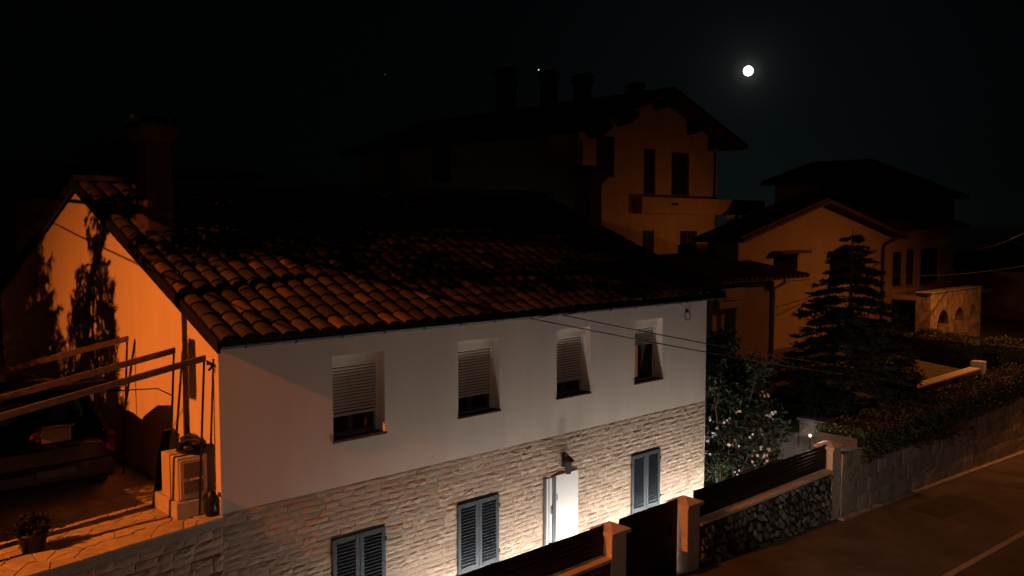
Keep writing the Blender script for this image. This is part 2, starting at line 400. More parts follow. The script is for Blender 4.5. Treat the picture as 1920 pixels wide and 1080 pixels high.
# ---- ground-floor louvred shutters
lo = MB(); lw = .34
LOUVM = mat('louvre_paint', (0.055, 0.074, 0.094), 0.32, 6, 0.1, spec=0.5)
lo.add([(0,-.02,-.006),(lw,-.02,-.006),(lw,.018,.04),(0,.018,.04),(0,-.02,.002),(lw,-.02,.002),(lw,.018,.048),(0,.018,.048)],
       [(0,3,2,1),(4,5,6,7),(0,1,5,4),(1,2,6,5),(2,3,7,6),(3,0,4,7)])
LOUV = lo.mesh('louvre', LOUVM)
for (a, b, c, d) in GOP[:3]:
    mid = (a + b) / 2
    for (s0, s1) in ((a+.004, mid-.003), (mid+.003, b-.004)):
        f = MB(); st = (s1 - s0 - lw) / 2 + .004
        f.bbox((s0,-.022,c),(s0+st,.02,d),.005).bbox((s1-st,-.022,c),(s1,.02,d),.005)
        f.bbox((s0+st,-.02,c),(s1-st,.018,c+.09),.005).bbox((s0+st,-.02,d-.08),(s1-st,.018,d),.005)
        sh = f.build('shutter', SHUT, house)
        MB().box((s0+st-.01,.026,c+.05),(s1-st+.01,.03,d-.05)).build('backing', BLACKST, sh)
        z = c + .095
        while z < d - .1:
            o = link('louvre', LOUV, sh); o.location = ((s0+s1)/2 - lw/2, .004, z); z += .056
        hx = s0 if s0 < mid - .2 else s1
        for hz in (c + .2, d - .2):
            MB().bbox((hx-.02,-.03,hz-.03),(hx+.02,.0,hz+.03),.004).build('hinge', DKMETAL, sh)
    MB().bbox((a-.03,-.045,c-.045),(b+.03,.1,c-.006),.006).build('shutter_sill', KERB, house)

# ---- entrance: narrow glazed frame and a white door leaf folded flat beside it
dr = MB(); dr.bbox((6.27,-.03,.0),(6.335,.06,2.0),.006).bbox((6.50,-.03,.0),(6.585,.06,1.998),.006).build('door_frame', FRAME, house)
dl = MB(); dl.bbox((6.335,.0,.02),(6.41,.05,1.97),.006).bbox((6.43,-.012,.02),(6.498,.05,1.97),.006); dl = dl.build('door', WHITE, house)
MB().box((6.41,.012,.02),(6.43,.045,1.97)).build('door_seal', DKMETAL, dl)
MB().bbox((6.455,-.03,1.28),(6.475,-.012,1.44),.004).tube([(6.465,-.03,1.4),(6.465,-.07,1.4),(6.44,-.075,1.4)],.008,6).build('handle', DKMETAL, dl)
dw = MB(); dw.bbox((6.588,-.028,.03),(7.205,.02,1.995),.004); dw = dw.build('door_leaf', WHITE, house)
MB().bbox((6.60,-.036,1.52),(6.62,-.0285,1.64),.003).build('hinge', DKMETAL, dw)

# ---- roof: bed, tiles, ridge, barge boards, gutter
RX0, RX1 = -.07, 11.9
OV = .17
nrm = Vector((0, -SL, 1)).normalized(); upv = Vector((0, 1, SL)).normalized()
rf = MB()
def roof_z(yy): return EZ + .07 + SL * yy
rf.prism([(RX0+.02,-OV,roof_z(-OV)),(RX0+.02,RY,roof_z(RY)),(RX0+.02,RY*2+OV,roof_z(-OV)),(RX0+.02,RY*2+OV,roof_z(-OV)-.06),(RX0+.02,RY,roof_z(RY)-.06),(RX0+.02,-OV,roof_z(-OV)-.06)], (RX1-RX0-.04,0,0))
roof = rf.build('roof', TILEBED, house)
NC, PW, RL = 40, (RX1-RX0)/40, .352
NR = 17
def tile_unit(seed):
    q = random.Random(seed); m = MB(); half = PW/2
    def profile(v, sc, lift):
        P = []
        r_ = .119 * sc
        P.append((-half*.98, v, .004+lift)); P.append((-r_-.012, v, .004+lift))
        for i in range(7):
            a = math.pi - math.pi*i/6
            P.append((r_*math.cos(a)*1.02, v, .012 + lift + .066*sc*math.sin(a)))
        P.append((r_+.012, v, .004+lift)); P.append((half*.98, v, .004+lift))
        return P
    j = lambda: q.uniform(-.006,.006)
    A = [(x+j()*.5, y_+j(), z+j()*.4) for x, y_, z in profile(-.012, 1.05, .028)]
    B = profile(.2, 1.0, .016); C = profile(.40, .93, .0)
    n = len(A)
    m.add(A+B+C, [(k*n+i, k*n+i+1, (k+1)*n+i+1, (k+1)*n+i) for k in range(2) for i in range(n-1)], True)
    D = [(x, y_+.004, z-.024) for x, y_, z in A]
    m.add(A+D, [(i+1, i, n+i, n+i+1) for i in range(n-1)])
    return m.v, m.f, m.sm
TU = [tile_unit(i) for i in range(10)]
TM = []; TM2 = []
for v, f, s in TU:
    q = MB(); q.v, q.f, q.sm = list(v), list(f), list(s); TM.append(q.mesh('tile', TILE)); TM2.append(q.mesh('tile', NEWTILE))
def slope_matrix(x, y0, back=False):
    if not back:
        ax, ay, az = Vector((1,0,0)), upv, nrm
        o = Vector((x, y0, roof_z(y0)+.006))
    else:
        ax, ay, az = Vector((-1,0,0)), Vector((0,-1,SL)).normalized(), Vector((0,SL,1)).normalized()
        o = Vector((x, RY*2-y0, roof_z(y0)+.006))
    M = Matrix.Identity(4)
    for i, c in enumerate((ax, ay, az)):
        for j in range(3): M[j][i] = c[j]
    M.translation = o; return M
tiles = []
q = random.Random(3)
for back in (False, True):
    for r_ in range(NR):
        for c in range(NC):
            yy = -OV - .02 + upv.y * RL * r_
            M = slope_matrix(RX0 + PW*(c+.5), yy, back) @ Matrix.Rotation(q.uniform(-.02,.02), 4, 'Z') @ Matrix.Rotation(q.uniform(-.012,.012), 4, 'X') @ Matrix.Translation((q.uniform(-.005,.005), q.uniform(-.012,.012), 0))
            tiles.append(((M.translation - CAM).length + (100 if back else 0), M))
tiles.sort(key=lambda t: t[0])
rest = MB()
for n, (_, M) in enumerate(tiles):
    vi = q.randrange(len(TU))
    if n < 300:
        o = link('tile', TM2[vi] if q.random() < .09 else TM[vi], roof); o.matrix_local = M
    else:
        v, f, s = TU[vi]; o_ = len(rest.v)
        rest.v += [tuple(M @ Vector(p)) for p in v]; rest.f += [tuple(i+o_ for i in ff) for ff in f]; rest.sm += s
o = rest.build('tile_field', TILE, roof); o['kind'] = 'stuff'
rc = MB(); v = []
for i in range(9):
    a = math.pi*i/8; v.append((math.cos(a)*.125, math.sin(a)*.11))
prof = MB()
prof.add([(x, .0, z) for x, z in v] + [(x*.9, .42, z*.9) for x, z in v], [(i, i+1, 9+i+1, 9+i) for i in range(8)], True)
RID = prof.mesh('ridge_tile', TILE)
nrt = int((RX1-RX0)/.36)+1
for i in range(nrt):
    o = link('ridge_tile', RID, roof); o.rotation_euler = (0,0,-math.pi/2); o.location = (RX0-.02+.36*i, RY, roof_z(RY)+.02+random.uniform(-.006,.006))
for (xa, xb, nm) in ((RX0-.03, RX0+.018, 0), (RX1-.018, RX1+.03, 1)):
    bb = MB()
    bb.prism([(xa,-OV-.03,roof_z(-OV)+.03),(xa,RY,roof_z(RY)+.05),(xa,RY,roof_z(RY)-.14),(xa,-OV-.03,roof_z(-OV)-.15)], (xb-xa,0,0))
    bb.prism([(xa,RY*2+OV+.03,roof_z(-OV)+.03),(xa,RY+.001,roof_z(RY)+.05),(xa,RY+.001,roof_z(RY)-.14),(xa,RY*2+OV+.03,roof_z(-OV)-.15)], (xb-xa,0,0))
    bb.build('barge_board', DKMETAL, roof)
gz = roof_z(-OV) - .045; gu = MB(); pr = []
for i in range(9):
    a = math.pi + math.pi*i/8; pr.append((-OV-.03+.055*math.cos(a), gz+.055*math.sin(a)))
for i in range(8, -1, -1):
    a = math.pi + math.pi*i/8; pr.append((-OV-.03+.048*math.cos(a), gz+.048*math.sin(a)))
gu.prism([(RX0,yy,zz) for yy, zz in pr], (RX1-RX0,0,0)); gut = gu.build('gutter', DKMETAL, house)
sf = MB(); sf.box((RX0+.02,-OV+.03,EZ+.01),(RX1-.02,-.002,EZ+.03)); sf.build('soffit', BROWNWOOD, house)
gb = MB(); gb.tube([(0,-OV-.088,gz+.03),(0,-OV-.08,gz-.04),(0,-OV-.03,gz-.064),(0,-OV+.03,gz-.02)],.007,5); GB = gb.mesh('gutter_bracket', DKMETAL)
for i in range(16):
    o = link('gutter_bracket', GB, gut); o.location = (.3+i*.76, 0, 0)

# ---- chimneys
def chimney(x0, x1, y0, y1, top, capw, parent):
    zb = roof_z(y0) - .1
    m = MB(); m.bbox((x0,y0,zb),(x1,y1,top),.012); ch = m.build('chimney', CHIMB, parent)
    m = MB(); m.bbox((x0-.04,y0-.05,zb+.05),(x1+.04,y1+.05,zb+.17),.01); m.build('flashing', KERB, ch)
    cx, cy = (x0+x1)/2, (y0+y1)/2; m = MB()
    ex, ey = (x1-x0)/2, (y1-y0)/2
    rings = [(0,0), (capw*.35,.06), (capw*.8,.13), (capw,.2), (capw,.25)]
    vs = []
    for e, z in rings: vs += [(cx-ex-e,cy-ey-e,top+z),(cx+ex+e,cy-ey-e,top+z),(cx+ex+e,cy+ey+e,top+z),(cx-ex-e,cy+ey+e,top+z)]
    m.add(vs, [(k*4+i, k*4+(i+1)%4, (k+1)*4+(i+1)%4, (k+1)*4+i) for k in range(4) for i in range(4)] + [(16,17,18,19)]); m.build('collar', CHIMB, ch)
    # little tiled roof on the stack
    hw, hd = ex+capw+.03, ey+capw+.03
    n = 5
    tm = MB(); vs = []
    for i in range(7):
        a = math.pi*i/6; vs.append((math.cos(a)*hw/n*.95, math.sin(a)*hw/n*.9))
    for i in range(n):
        ox = cx - hw + hw*2*(i+.5)/n
        for sg in (-1, 1):
            q_ = MB()
            q_.add([(ox+x, cy+sg*hd, top+.25+z) for x, z in vs] + [(ox+x, cy, top+.41+z) for x, z in vs], [(k, k+1, 8+k-0, 7+k) for k in range(6)], True)
            q_.add([(ox+x, cy+sg*hd, top+.25+z) for x, z in vs], [tuple(range(7))])
            q_.build('cap_tile', TILE, ch)
    return ch
chimney(.33, .76, 3.2, 3.7, 8.05, .11, house)
chimney(11.33, 11.79, 3.4, 3.9, 7.75, .12, house)

# =================================================================== TERRACE WALL (left of the house)
tw = thing('terrace_wall', 'stone-clad retaining wall with crazy-paved top left of the white house', 'wall')
A = Vector((-.02,-.06,0)); B = Vector((-9.0,-1.53,0)); dv = (A-B).normalized(); LW = (A-B).length
ang = math.atan2(dv.y, dv.x)
MT = Matrix.Translation(B) @ Matrix.Rotation(ang, 4, 'Z')
def twp(u, d, z): return MT @ Vector((u, d, z))
m = MB(); m.add([twp(0,.03,.2),twp(LW,.03,.2),twp(LW,.03,2.71),twp(0,.03,2.71)], [(0,1,2,3)]); m.build('backing', MORTAR, tw)
rr = random.Random(9)
place_stones(tw, 'stone', lay_stones(5.2, LW, 1.6, 2.72, (.1,.17), (.18,.4), [], rr), MT @ Matrix.Translation((0,.012,0)), SM, .008, .045, 300, 'stone_courses', STONE, rr)
# coping slab + crazy paving flags
m = MB(); m.add([twp(0,-.03,2.60),twp(LW,-.03,2.60),twp(LW,-.03,2.735),twp(0,-.03,2.735)],[(0,1,2,3)])
m.add([twp(0,-.03,2.735),twp(LW,-.03,2.735),twp(LW+.15,2.6,2.735),twp(0,2.6,2.735)],[(0,1,2,3)]); m.build('paving_bed', MORTAR, tw)
def voronoi_cells(u0, u1, v0, v1, pts):
    cells = []
    for i, p in enumerate(pts):
        poly = [(u0,v0),(u1,v0),(u1,v1),(u0,v1)]
        for j, q_ in enumerate(pts):
            if i == j or abs(q_[0]-p[0]) + abs(q_[1]-p[1]) > 3.0: continue
            mx, my = (p[0]+q_[0])/2, (p[1]+q_[1])/2; nx_, ny_ = q_[0]-p[0], q_[1]-p[1]
            out = []
            for k in range(len(poly)):
                a, b = poly[k], poly[(k+1) % len(poly)]
                da = (a[0]-mx)*nx_+(a[1]-my)*ny_; db = (b[0]-mx)*nx_+(b[1]-my)*ny_
                if da <= 0: out.append(a)
                if da*db < 0:
                    t_ = da/(da-db); out.append((a[0]+(b[0]-a[0])*t_, a[1]+(b[1]-a[1])*t_))
            poly = out
            if not poly: break
        if len(poly) >= 3: cells.append((p, poly))
    return cells
def shrink(c, poly, g):
    cx = sum(p[0] for p in poly)/len(poly); cy = sum(p[1] for p in poly)/len(poly); out = []
    for x, y_ in poly:
        d = math.hypot(x-cx, y_-cy) or 1; k = max(.3, 1-g/d); out.append((cx+(x-cx)*k, cy+(y_-cy)*k))
    return out
rr = random.Random(21)
pts = []
U0 = 4.6
for i in range(26):
    for j in range(7): pts.append((U0+(LW-U0)*(i+rr.uniform(.1,.9))/26, -.04+2.2*(j+rr.uniform(.1,.9))/7))
for c, poly in voronoi_cells(U0, LW-.005, -.055, 2.2, pts):
    s = shrink(c, poly, .012); zt = 2.752 + rr.uniform(-.004,.006)
    m = MB(); n = len(s)
    m.add([twp(x,y_,zt) for x,y_ in s] + [twp(*(shrink(c, s, -.004)[i]), zt-.03) for i in range(n)], [tuple(range(n))] + [(i, n+i, n+(i+1)%n, (i+1)%n) for i in range(n)])
    m.build('flagstone', FLAG, tw)

# =================================================================== FENCE, GATE, PILLARS along the street
FY = -1.9
def pillar(x0, label, top=1.55, wd=.39):
    t = thing('gate_pillar', label, 'pillar', (x0+wd/2, FY+wd/2, 0), 'rendered pillars of the street fence')
    h = wd/2; m = MB(); m.bbox((-h,-h,-.6),(h,h,top-.10),.008); m.build('shaft', PILLAR, t)
    e = h+.055; m = MB()
    m.add([(-e,-e,top-.10),(e,-e,top-.10),(e,e,top-.10),(-e,e,top-.10),(-e,-e,top-.04),(e,-e,top-.04),(e,e,top-.04),(-e,e,top-.04),(0,0,top+.06)],
          [(0,3,2,1),(0,1,5,4),(1,2,6,5),(2,3,7,6),(3,0,4,7),(4,5,8),(5,6,8),(6,7,8),(7,4,8)]); m.build('cap', PILLAR, t)
    return t
pillar(6.0, 'square rendered gate pillar left of the dark gate')
pillar(8.17, 'square rendered gate pillar right of the dark gate')
pillar(13.8, 'square rendered pillar where the stone fence meets the concrete wall', top=1.66)
def fence_wall(x0, x1, label, nstone, seed):
    t = thing('stone_fence_wall', label, 'wall')
    m = MB()
    m.box((x0,FY+.02,-.6),(x1,FY+.32,1.02)); m.build('core', DMORTAR, t)
    n = max(1, round((x1-x0)/1.4)); 
    for i in range(n):
        a, b = x0+(x1-x0)*i/n, x0+(x1-x0)*(i+1)/n
        MB().bbox((a+.003,FY-.035,1.021),(b-.003,FY+.37,1.09),.01).build('coping', PILLAR, t)
    rr = random.Random(seed); P = []; 
    W = x1-x0; nu = max(2, int(W/.135)); nv = 7
    for i in range(nu):
        for j in range(nv):
            P.append((x0+W*(i+rr.uniform(.05,.95))/nu, -.25+1.26*(j+rr.uniform(.05,.95))/nv))
    for c, poly in voronoi_cells(x0+.01, x1-.01, -.25, 1.015, P):
        if max(p[1] for p in poly) < road_z(c[0])-.03: continue
        s = shrink(c, poly, rr.uniform(.022,.05)); n_ = len(s)
        if rr.random() < .08: continue
        if n_ < 3: continue
        s2 = shrink(c, s, .025); dp = rr.uniform(.02,.075); tx, tz = rr.uniform(-.35,.35), rr.uniform(-.2,.2)
        cx = sum(p[0] for p in s)/n_; cz = sum(p[1] for p in s)/n_
        m = MB(); m.add([(x,FY+.025,z) for x,z in s] + [(x,FY+.02-dp*.55+rr.uniform(-.006,.006),z) for x,z in s] + [(x,FY+.02-dp+(x-cx)*tx+(z-cz)*tz,z) for x,z in s2] + [(cx,FY+.01-dp,cz)],
              [(i,(i+1)%n_,n_+(i+1)%n_,n_+i) for i in range(n_)] + [(n_+i,n_+(i+1)%n_,2*n_+(i+1)%n_,2*n_+i) for i in range(n_)] + [(2*n_+i,2*n_+(i+1)%n_,3*n_) for i in range(n_)])
        m.build('stone', DSTONE, t)
    return t
fence_wall(8.57, 13.79, 'low rubble stone wall under the fence right of the gate', 200, 31)
fence_wall(2.2, 5.99, 'low rubble stone wall under the fence left of the gate', 100, 32)
def fence_panel(x0, x1, z0, z1, label, yy=FY+.17):
    t = thing('fence_panel', label, 'fence', (0,0,0), 'dark slatted fence panels')
    n = int((z1-z0)/.075)
    for i in range(n):
        z = z0 + (z1-z0)*i/n
        MB().bbox((x0+.03,yy-.012,z+.004),(x1-.03,yy+.012,z+(z1-z0)/n-.002),.004).build('slat', FENCEM, t)
    for x in (x0+.015, x1-.015):
        MB().bbox((x-.014,yy-.02,z0-.02),(x+.014,yy+.02,z1+.005),.004).build('frame_post', FENCEM, t)
    k_ = int((x1-x0)/1.3)
    for i in range(1, k_+1):
        x = x0+(x1-x0)*i/(k_+1); MB().bbox((x-.02,yy+.013,z0-.02),(x+.02,yy+.045,z1),.004).build('upright', FENCEM, t)
fence_panel(8.6, 13.78, 1.10, 1.66, 'dark slatted fence panel on the wall right of the gate')
fence_panel(2.2, 5.97, 1.10, 1.62, 'dark slatted fence panel on the wall left of the gate')
gtg = thing('street_gate', 'solid dark metal gate between two rendered pillars', 'gate')
for i in range(10):
    a = 6.44 + (8.13-6.44)*i/10; b = 6.44 + (8.13-6.44)*(i+1)/10
    MB().bbox((a+.002,FY+.2,.06),(b-.002,FY+.225,1.60),.003).build('board', FENCEM, gtg)
MB().bbox((6.42,FY+.226,.1),(8.15,FY+.26,.16),.004).bbox((6.42,FY+.226,1.45),(8.15,FY+.26,1.51),.004).build('rail', FENCEM, gtg)
MB().bbox((7.9,FY+.16,.95),(7.96,FY+.2,1.15),.006).tube([(7.93,FY+.16,1.06),(7.93,FY+.11,1.06),(7.83,FY+.1,1.06)],.01,6).build('handle', FENCEM, gtg)

# =================================================================== retaining wall of the garden, in concrete blocks
rw = thing('concrete_retaining_wall', 'weathered concrete block retaining wall along the right of the street', 'wall')
rr = random.Random(44)
cm = []
for s in range(8):
    q_ = MB(); vs = []
    for j in range(4):
        for i in range(5):
            e = i in (0,4) or j in (0,3)
            vs.append((i/4, -(rr.uniform(.3,.5) if e else rr.uniform(.6,1)), j/3))
    q_.add(vs, [(j*5+i, j*5+i+1, (j+1)*5+i+1, (j+1)*5+i) for j in range(3) for i in range(4)])
    ring = [0,1,2,3,4,9,14,19,18,17,16,15,10,5]; o_ = len(q_.v)
    q_.add([vs[i] for i in ring] + [(vs[i][0], .5, vs[i][2]) for i in ring], [((k+1)%14, k, 14+k, 14+(k+1)%14) for k in range(14)])
    cm.append(q_.mesh('block', CONC))
def rtop(x): return 1.40 - .025*(x-14.2)
x = 14.19; 
m = MB()
for a in range(14, 44):
    xa = max(a, 14.2); m.add([(xa,-1.93,road_z(xa)-.4),(a+1,-1.93,road_z(a+1)-.4),(a+1,-1.93,rtop(a+1)),(xa,-1.93,rtop(xa))],[(0,1,2,3)]); m.add([(xa,-1.93,rtop(xa)),(a+1,-1.93,rtop(a+1)),(a+1,-1.55,rtop(a+1)),(xa,-1.55,rtop(xa))],[(0,1,2,3)])
m.build('core', MORTAR, rw)
for row in range(5):
    x = 14.2 + (0 if row % 2 else -.3)
    while x < 40:
        wd = rr.uniform(.55,1.15); a = max(x, 14.2); b = min(x+wd, 40)
        zc = rtop((a+b)/2); zb = road_z((a+b)/2) - .1; hh = (zc - zb)/4.4
        zz = zc - hh*(row+1)
        o = link('block', cm[rr.randrange(8)], rw); o.location = (a+.002, -1.93, zz+.002); o.scale = (b-a-.004, rr.uniform(.015,.045), hh-.004)
        x += wd
# wall closing the yard on the right
gw = thing('yard_end_wall', 'pale rendered garden wall closing the yard behind the flowering bush', 'wall')
MB().bbox((16.75,-1.62,-.1),(17.2,.55,1.42),.01).build('tall_section', PILLAR, gw)
MB().bbox((16.68,-1.66,1.421),(17.25,.6,1.49),.012).build('coping', KERB, gw)
MB().bbox((17.0,.552,-.1),(17.3,9,.95),.01).build('low_section', PILLAR, gw)
MB().bbox((16.95,.605,.951),(17.35,9,1.0),.01).build('low_coping', KERB, gw)
MB().bbox((15.6,2.6,-.05),(16.95,9,.34),.02).build('step', PAVE, gw)
bw = thing('garden_parapet', 'long low garden parapet with pale top between the two hedges', 'wall')
MB().bbox((20.7,-.92,1.1),(25.9,-.68,1.94),.01).build('wall', PILLAR, bw)
for i in range(5): MB().bbox((20.68+i*1.04,-.97,1.941),(21.715+i*1.04,-.62,2.01),.012).build('coping', PILLAR, bw)
MB().bbox((25.905,-1.0,1.1),(26.25,-.6,2.2),.02).build('end_post', PILLAR, bw)

# =================================================================== foliage
def leaf_cloud(mb, centre, rad, n, size, rr, flat=.0, shell=.55):
    cx, cy, cz = centre
    for _ in range(n):
        while True:
            d = Vector((rr.gauss(0,1), rr.gauss(0,1), rr.gauss(0,1)))
            if d.length > .01: break
        d.normalize(); t = shell + (1-shell)*rr.random()**.6
        p = Vector((cx+d.x*rad[0]*t, cy+d.y*rad[1]*t, cz+d.z*rad[2]*t))
        leaf(mb, p, size*rr.uniform(.6,1.3), rr, d)
def leaf(mb, p, s, rr, nd=None, ratio=.38):
    a = Vector((rr.gauss(0,1), rr.gauss(0,1), rr.gauss(0,1)-.3)).normalized()
    if nd is not None: a = (a + nd*.7).normalized()
    b = a.cross(Vector((rr.gauss(0,1), rr.gauss(0,1), rr.gauss(0,1)))).normalized()
    c = a.cross(b) * .12 * s
    mb.add([p, p + a*s*.5 + b*s*ratio*.6 + c, p + a*s, p + a*s*.5 - b*s*ratio*.6 + c], [(0,1,2),(0,2,3)])
# oleander with white flowers by the house corner
rr = random.Random(77)
OB = (13.1, .55)
ol = thing('oleander_bush', 'tall leafy bush with white flowers at the right end of the white house', 'bush', (OB[0], OB[1], 0))
m = MB(); lf = MB(); fl = MB(); tips = []
for i in range(30):
    a = rr.uniform(0, 2*math.pi); rr_ = rr.uniform(.25, 1.2); h = rr.uniform(1.7, 4.0) * (1.15 - .3*rr_)
    top = Vector((math.cos(a)*rr_*1.15+.1, math.sin(a)*rr_, h))
    base = Vector((math.cos(a)*.15, math.sin(a)*.15, 0)); midp = base.lerp(top, .55) + Vector((0,0,.3))
    m.tube([base, midp, top], [.03,.02,.008], 5); tips.append(top)
    for t_ in range(70):
        k_ = rr.random(); p_ = (base.lerp(midp, k_*2) if k_ < .5 else midp.lerp(top, k_*2-1))
        if p_.z < .25: continue
        p_ = p_ + Vector((rr.gauss(0,.16), rr.gauss(0,.16), rr.gauss(0,.14)))
        leaf(lf, p_, rr.uniform(.10,.19), rr, None, .28)
    leaf_cloud(lf, top, (.36,.36,.3), 150, .15, rr, shell=.2)
    low = Vector((top.x*1.02, top.y*1.02, top.z*rr.uniform(.35,.75)))
    leaf_cloud(lf, low, (.34,.34,.34), 120, .15, rr, shell=.2)
m.build('stem', BARK, ol); lf.build('foliage', LEAF, ol)
def blossom(mb, p, s, rr):
    n = Vector((-.55, -.65, .5)) + Vector((rr.gauss(0,.3), rr.gauss(0,.3), rr.gauss(0,.3))); n.normalize()
    a = n.cross(Vector((0,0,1))).normalized(); b = n.cross(a)
    for k_ in range(5):
        t0 = k_*2*math.pi/5 + rr.random()*.3; d = a*math.cos(t0)+b*math.sin(t0); e = n.cross(d)
        mb.add([p, p+d*s*.7+e*s*.4+n*s*.25, p+d*s*1.1+n*s*.2, p+d*s*.7-e*s*.4+n*s*.25], [(0,1,2,3)])
CL = []
for i in range(30):
    a = rr.uniform(math.pi*.85, math.pi*1.5); hz = rr.uniform(.5, 2.3) if rr.random() < .85 else rr.uniform(2.3, 3.2); q_ = 1.38 - .12*abs(hz-1.4)
    CL.append(Vector((math.cos(a)*q_*rr.uniform(.9,1.08)+.1, math.sin(a)*q_*rr.uniform(.85,1.05), hz)))
for c in CL:
    for _ in range(rr.randrange(3, 10)): blossom(fl, c + Vector((rr.gauss(0,.075), rr.gauss(0,.06), rr.gauss(0,.06))), rr.uniform(.022,.036), rr)
    leaf_cloud(lf, c, (.2,.2,.2), 0, .1, rr)
fl.build('blossom_clusters', PETAL, ol)

def conifer(name, label, base, h, r0, seed, nb, droop, blades, trunk=.12, low=.08, lean=0.0, hang=0.0, power=.9, blade=(.05,.11), nwhorl=None):
    rr = random.Random(seed); t = thing(name, label, 'tree', base)
    tr = MB(); tr.tube([(0,0,-.3),(0,0,h*.4),(lean*.5,0,h*.75),(lean,0,h)], [trunk,trunk*.75,trunk*.35,.008], 8); tr.build('trunk', BARK, t)
    br = MB(); nd = MB(); nwh = nwhorl or max(8, int(nb/7))
    for i in range(nb):
        k_ = ((i*nwh//nb) + rr.uniform(-.25,.25))/nwh; k_ = min(.985, max(0, low + (1-low)*k_))
        z = h*k_; a = rr.uniform(0, 2*math.pi); ln = r0*(1-k_)**power*rr.uniform(.75,1.15) + .07
        d = Vector((math.cos(a), math.sin(a), 0)); o_ = Vector((lean*max(0,k_-.5)*2, 0, z))
        pts = [o_, o_+d*ln*.5+Vector((0,0,.06*ln-droop*.25*ln)), o_+d*ln*.85+Vector((0,0,-droop*.5*ln)), o_+d*ln+Vector((0,0,-droop*.42*ln))]
        br.tube(pts, [.02*(1-k_)+.007,.012*(1-k_)+.005,.006,.003], 4, cap=False)
        nbld = int(blades*(.3+ln/r0))
        for _ in range(nbld):
            s = rr.uniform(.12,1); sg = min(2, int(s*3)); f_ = s*3-sg
            p_ = pts[sg].lerp(pts[sg+1], f_)
            side = d.cross(Vector((0,0,1)))*rr.uniform(-1,1)
            sl_ = rr.uniform(.1,.34)*ln*(1.2-s*.6)
            if hang and rr.random() < hang: dr_ = (Vector((0,0,-1)) + d*rr.uniform(-.05,.35) + side*.25).normalized(); sl_ = rr.uniform(.12,.4)*min(1, ln*1.2)
            else: dr_ = (d*.55+side+Vector((0,0,rr.uniform(-.25,.12)))).normalized()
            e_ = p_+dr_*sl_
            nn = max(4, int(sl_/.018))
            for q_ in range(nn):
                pp = p_.lerp(e_, (q_+rr.random())/nn)
                dd = (dr_*.8 + Vector((rr.gauss(0,.6), rr.gauss(0,.6), rr.gauss(0,.45)))).normalized()*rr.uniform(*blade)
                ww = dd.cross(Vector((rr.gauss(0,1),rr.gauss(0,1),rr.gauss(0,1)))).normalized()*blade[1]*.13
                nd.add([pp-ww, pp+ww, pp+dd], [(0,1,2)])
    br.build('branches', BARK, t); nd.build('needles', NEEDLE, t)
    return t
conifer('spruce_tree', 'dark pyramid-shaped conifer in front of the amber gable house', (18.75, .15, 1.3), 5.35, 2.2, 13, 290, .28, 34, low=.02, power=.8, blade=(.06,.13), nwhorl=18)

def hedge(name, label, p0, p1, wd, h0, h1, zb, seed, n, size=.07, m_=LEAF2, zfun=None):
    rr = random.Random(seed); t = thing(name, label, 'hedge', (p0[0], p0[1], zb))
    p0 = Vector((*p0,0)); p1 = Vector((*p1,0)); d = (p1-p0); ln = d.length; d.normalize(); s = Vector((-d.y,d.x,0))
    co = MB(); k_ = int(ln/.5); vs = []
    for i in range(k_+1):
        u = i/k_; h = (h0+(h1-h0)*u)*.86; p_ = d*ln*u; w_ = wd*.42
        vs += [p_-s*w_+Vector((0,0,0)), p_-s*w_*.95+Vector((0,0,h)), p_+s*w_*.95+Vector((0,0,h)), p_+s*w_]
    co.add(vs, [(i*4+j, i*4+j+1, i*4+4+j+1, i*4+4+j) for i in range(k_) for j in range(3)] + [(0,1,2,3),(k_*4+3,k_*4+2,k_*4+1,k_*4)]); co.build('branch_mass', BARK, t)
    lf = MB()
    for _ in range(n):
        u = rr.random(); h = (h0+(h1-h0)*u)*(1+.07*math.sin(u*ln*2.3)+.06*math.sin(u*ln*5.1+1)+.03*math.sin(u*ln*13))
        f_ = rr.random()
        if f_ < .45: v_, z = rr.uniform(-1,1), h*(1-abs(rr.gauss(0,.06)))
        elif f_ < .8: v_, z = -1+abs(rr.gauss(0,.1)), h*rr.random()
        else: v_, z = 1-abs(rr.gauss(0,.1)), h*rr.random()
        p_ = d*ln*u + s*wd*.5*v_ + Vector((0,0,z)); leaf(lf, p_, size*rr.uniform(.6,1.5), rr, Vector((0,0,.4))-s*.3, .5)
    lf.build('foliage', m_, t); return t
hedge('hedge', 'ragged dark hedge on top of the concrete retaining wall', (15.0,-1.4), (30,-1.35), 1.25, .72, .80, 1.0, 3, 21000, .075)
hedge('hedge', 'clipped hedge running back in front of the stone arcade', (29.4,-1.6), (29.2,5.5), .9, 1.25, 1.35, 1.3, 4, 11000, .08)
hedge('hedge', 'long dark hedge at the far garden below the terrace house', (29.9,-1.4), (48,-1.2), .9, 1.2, 1.5, 1.3, 14, 12000, .09)
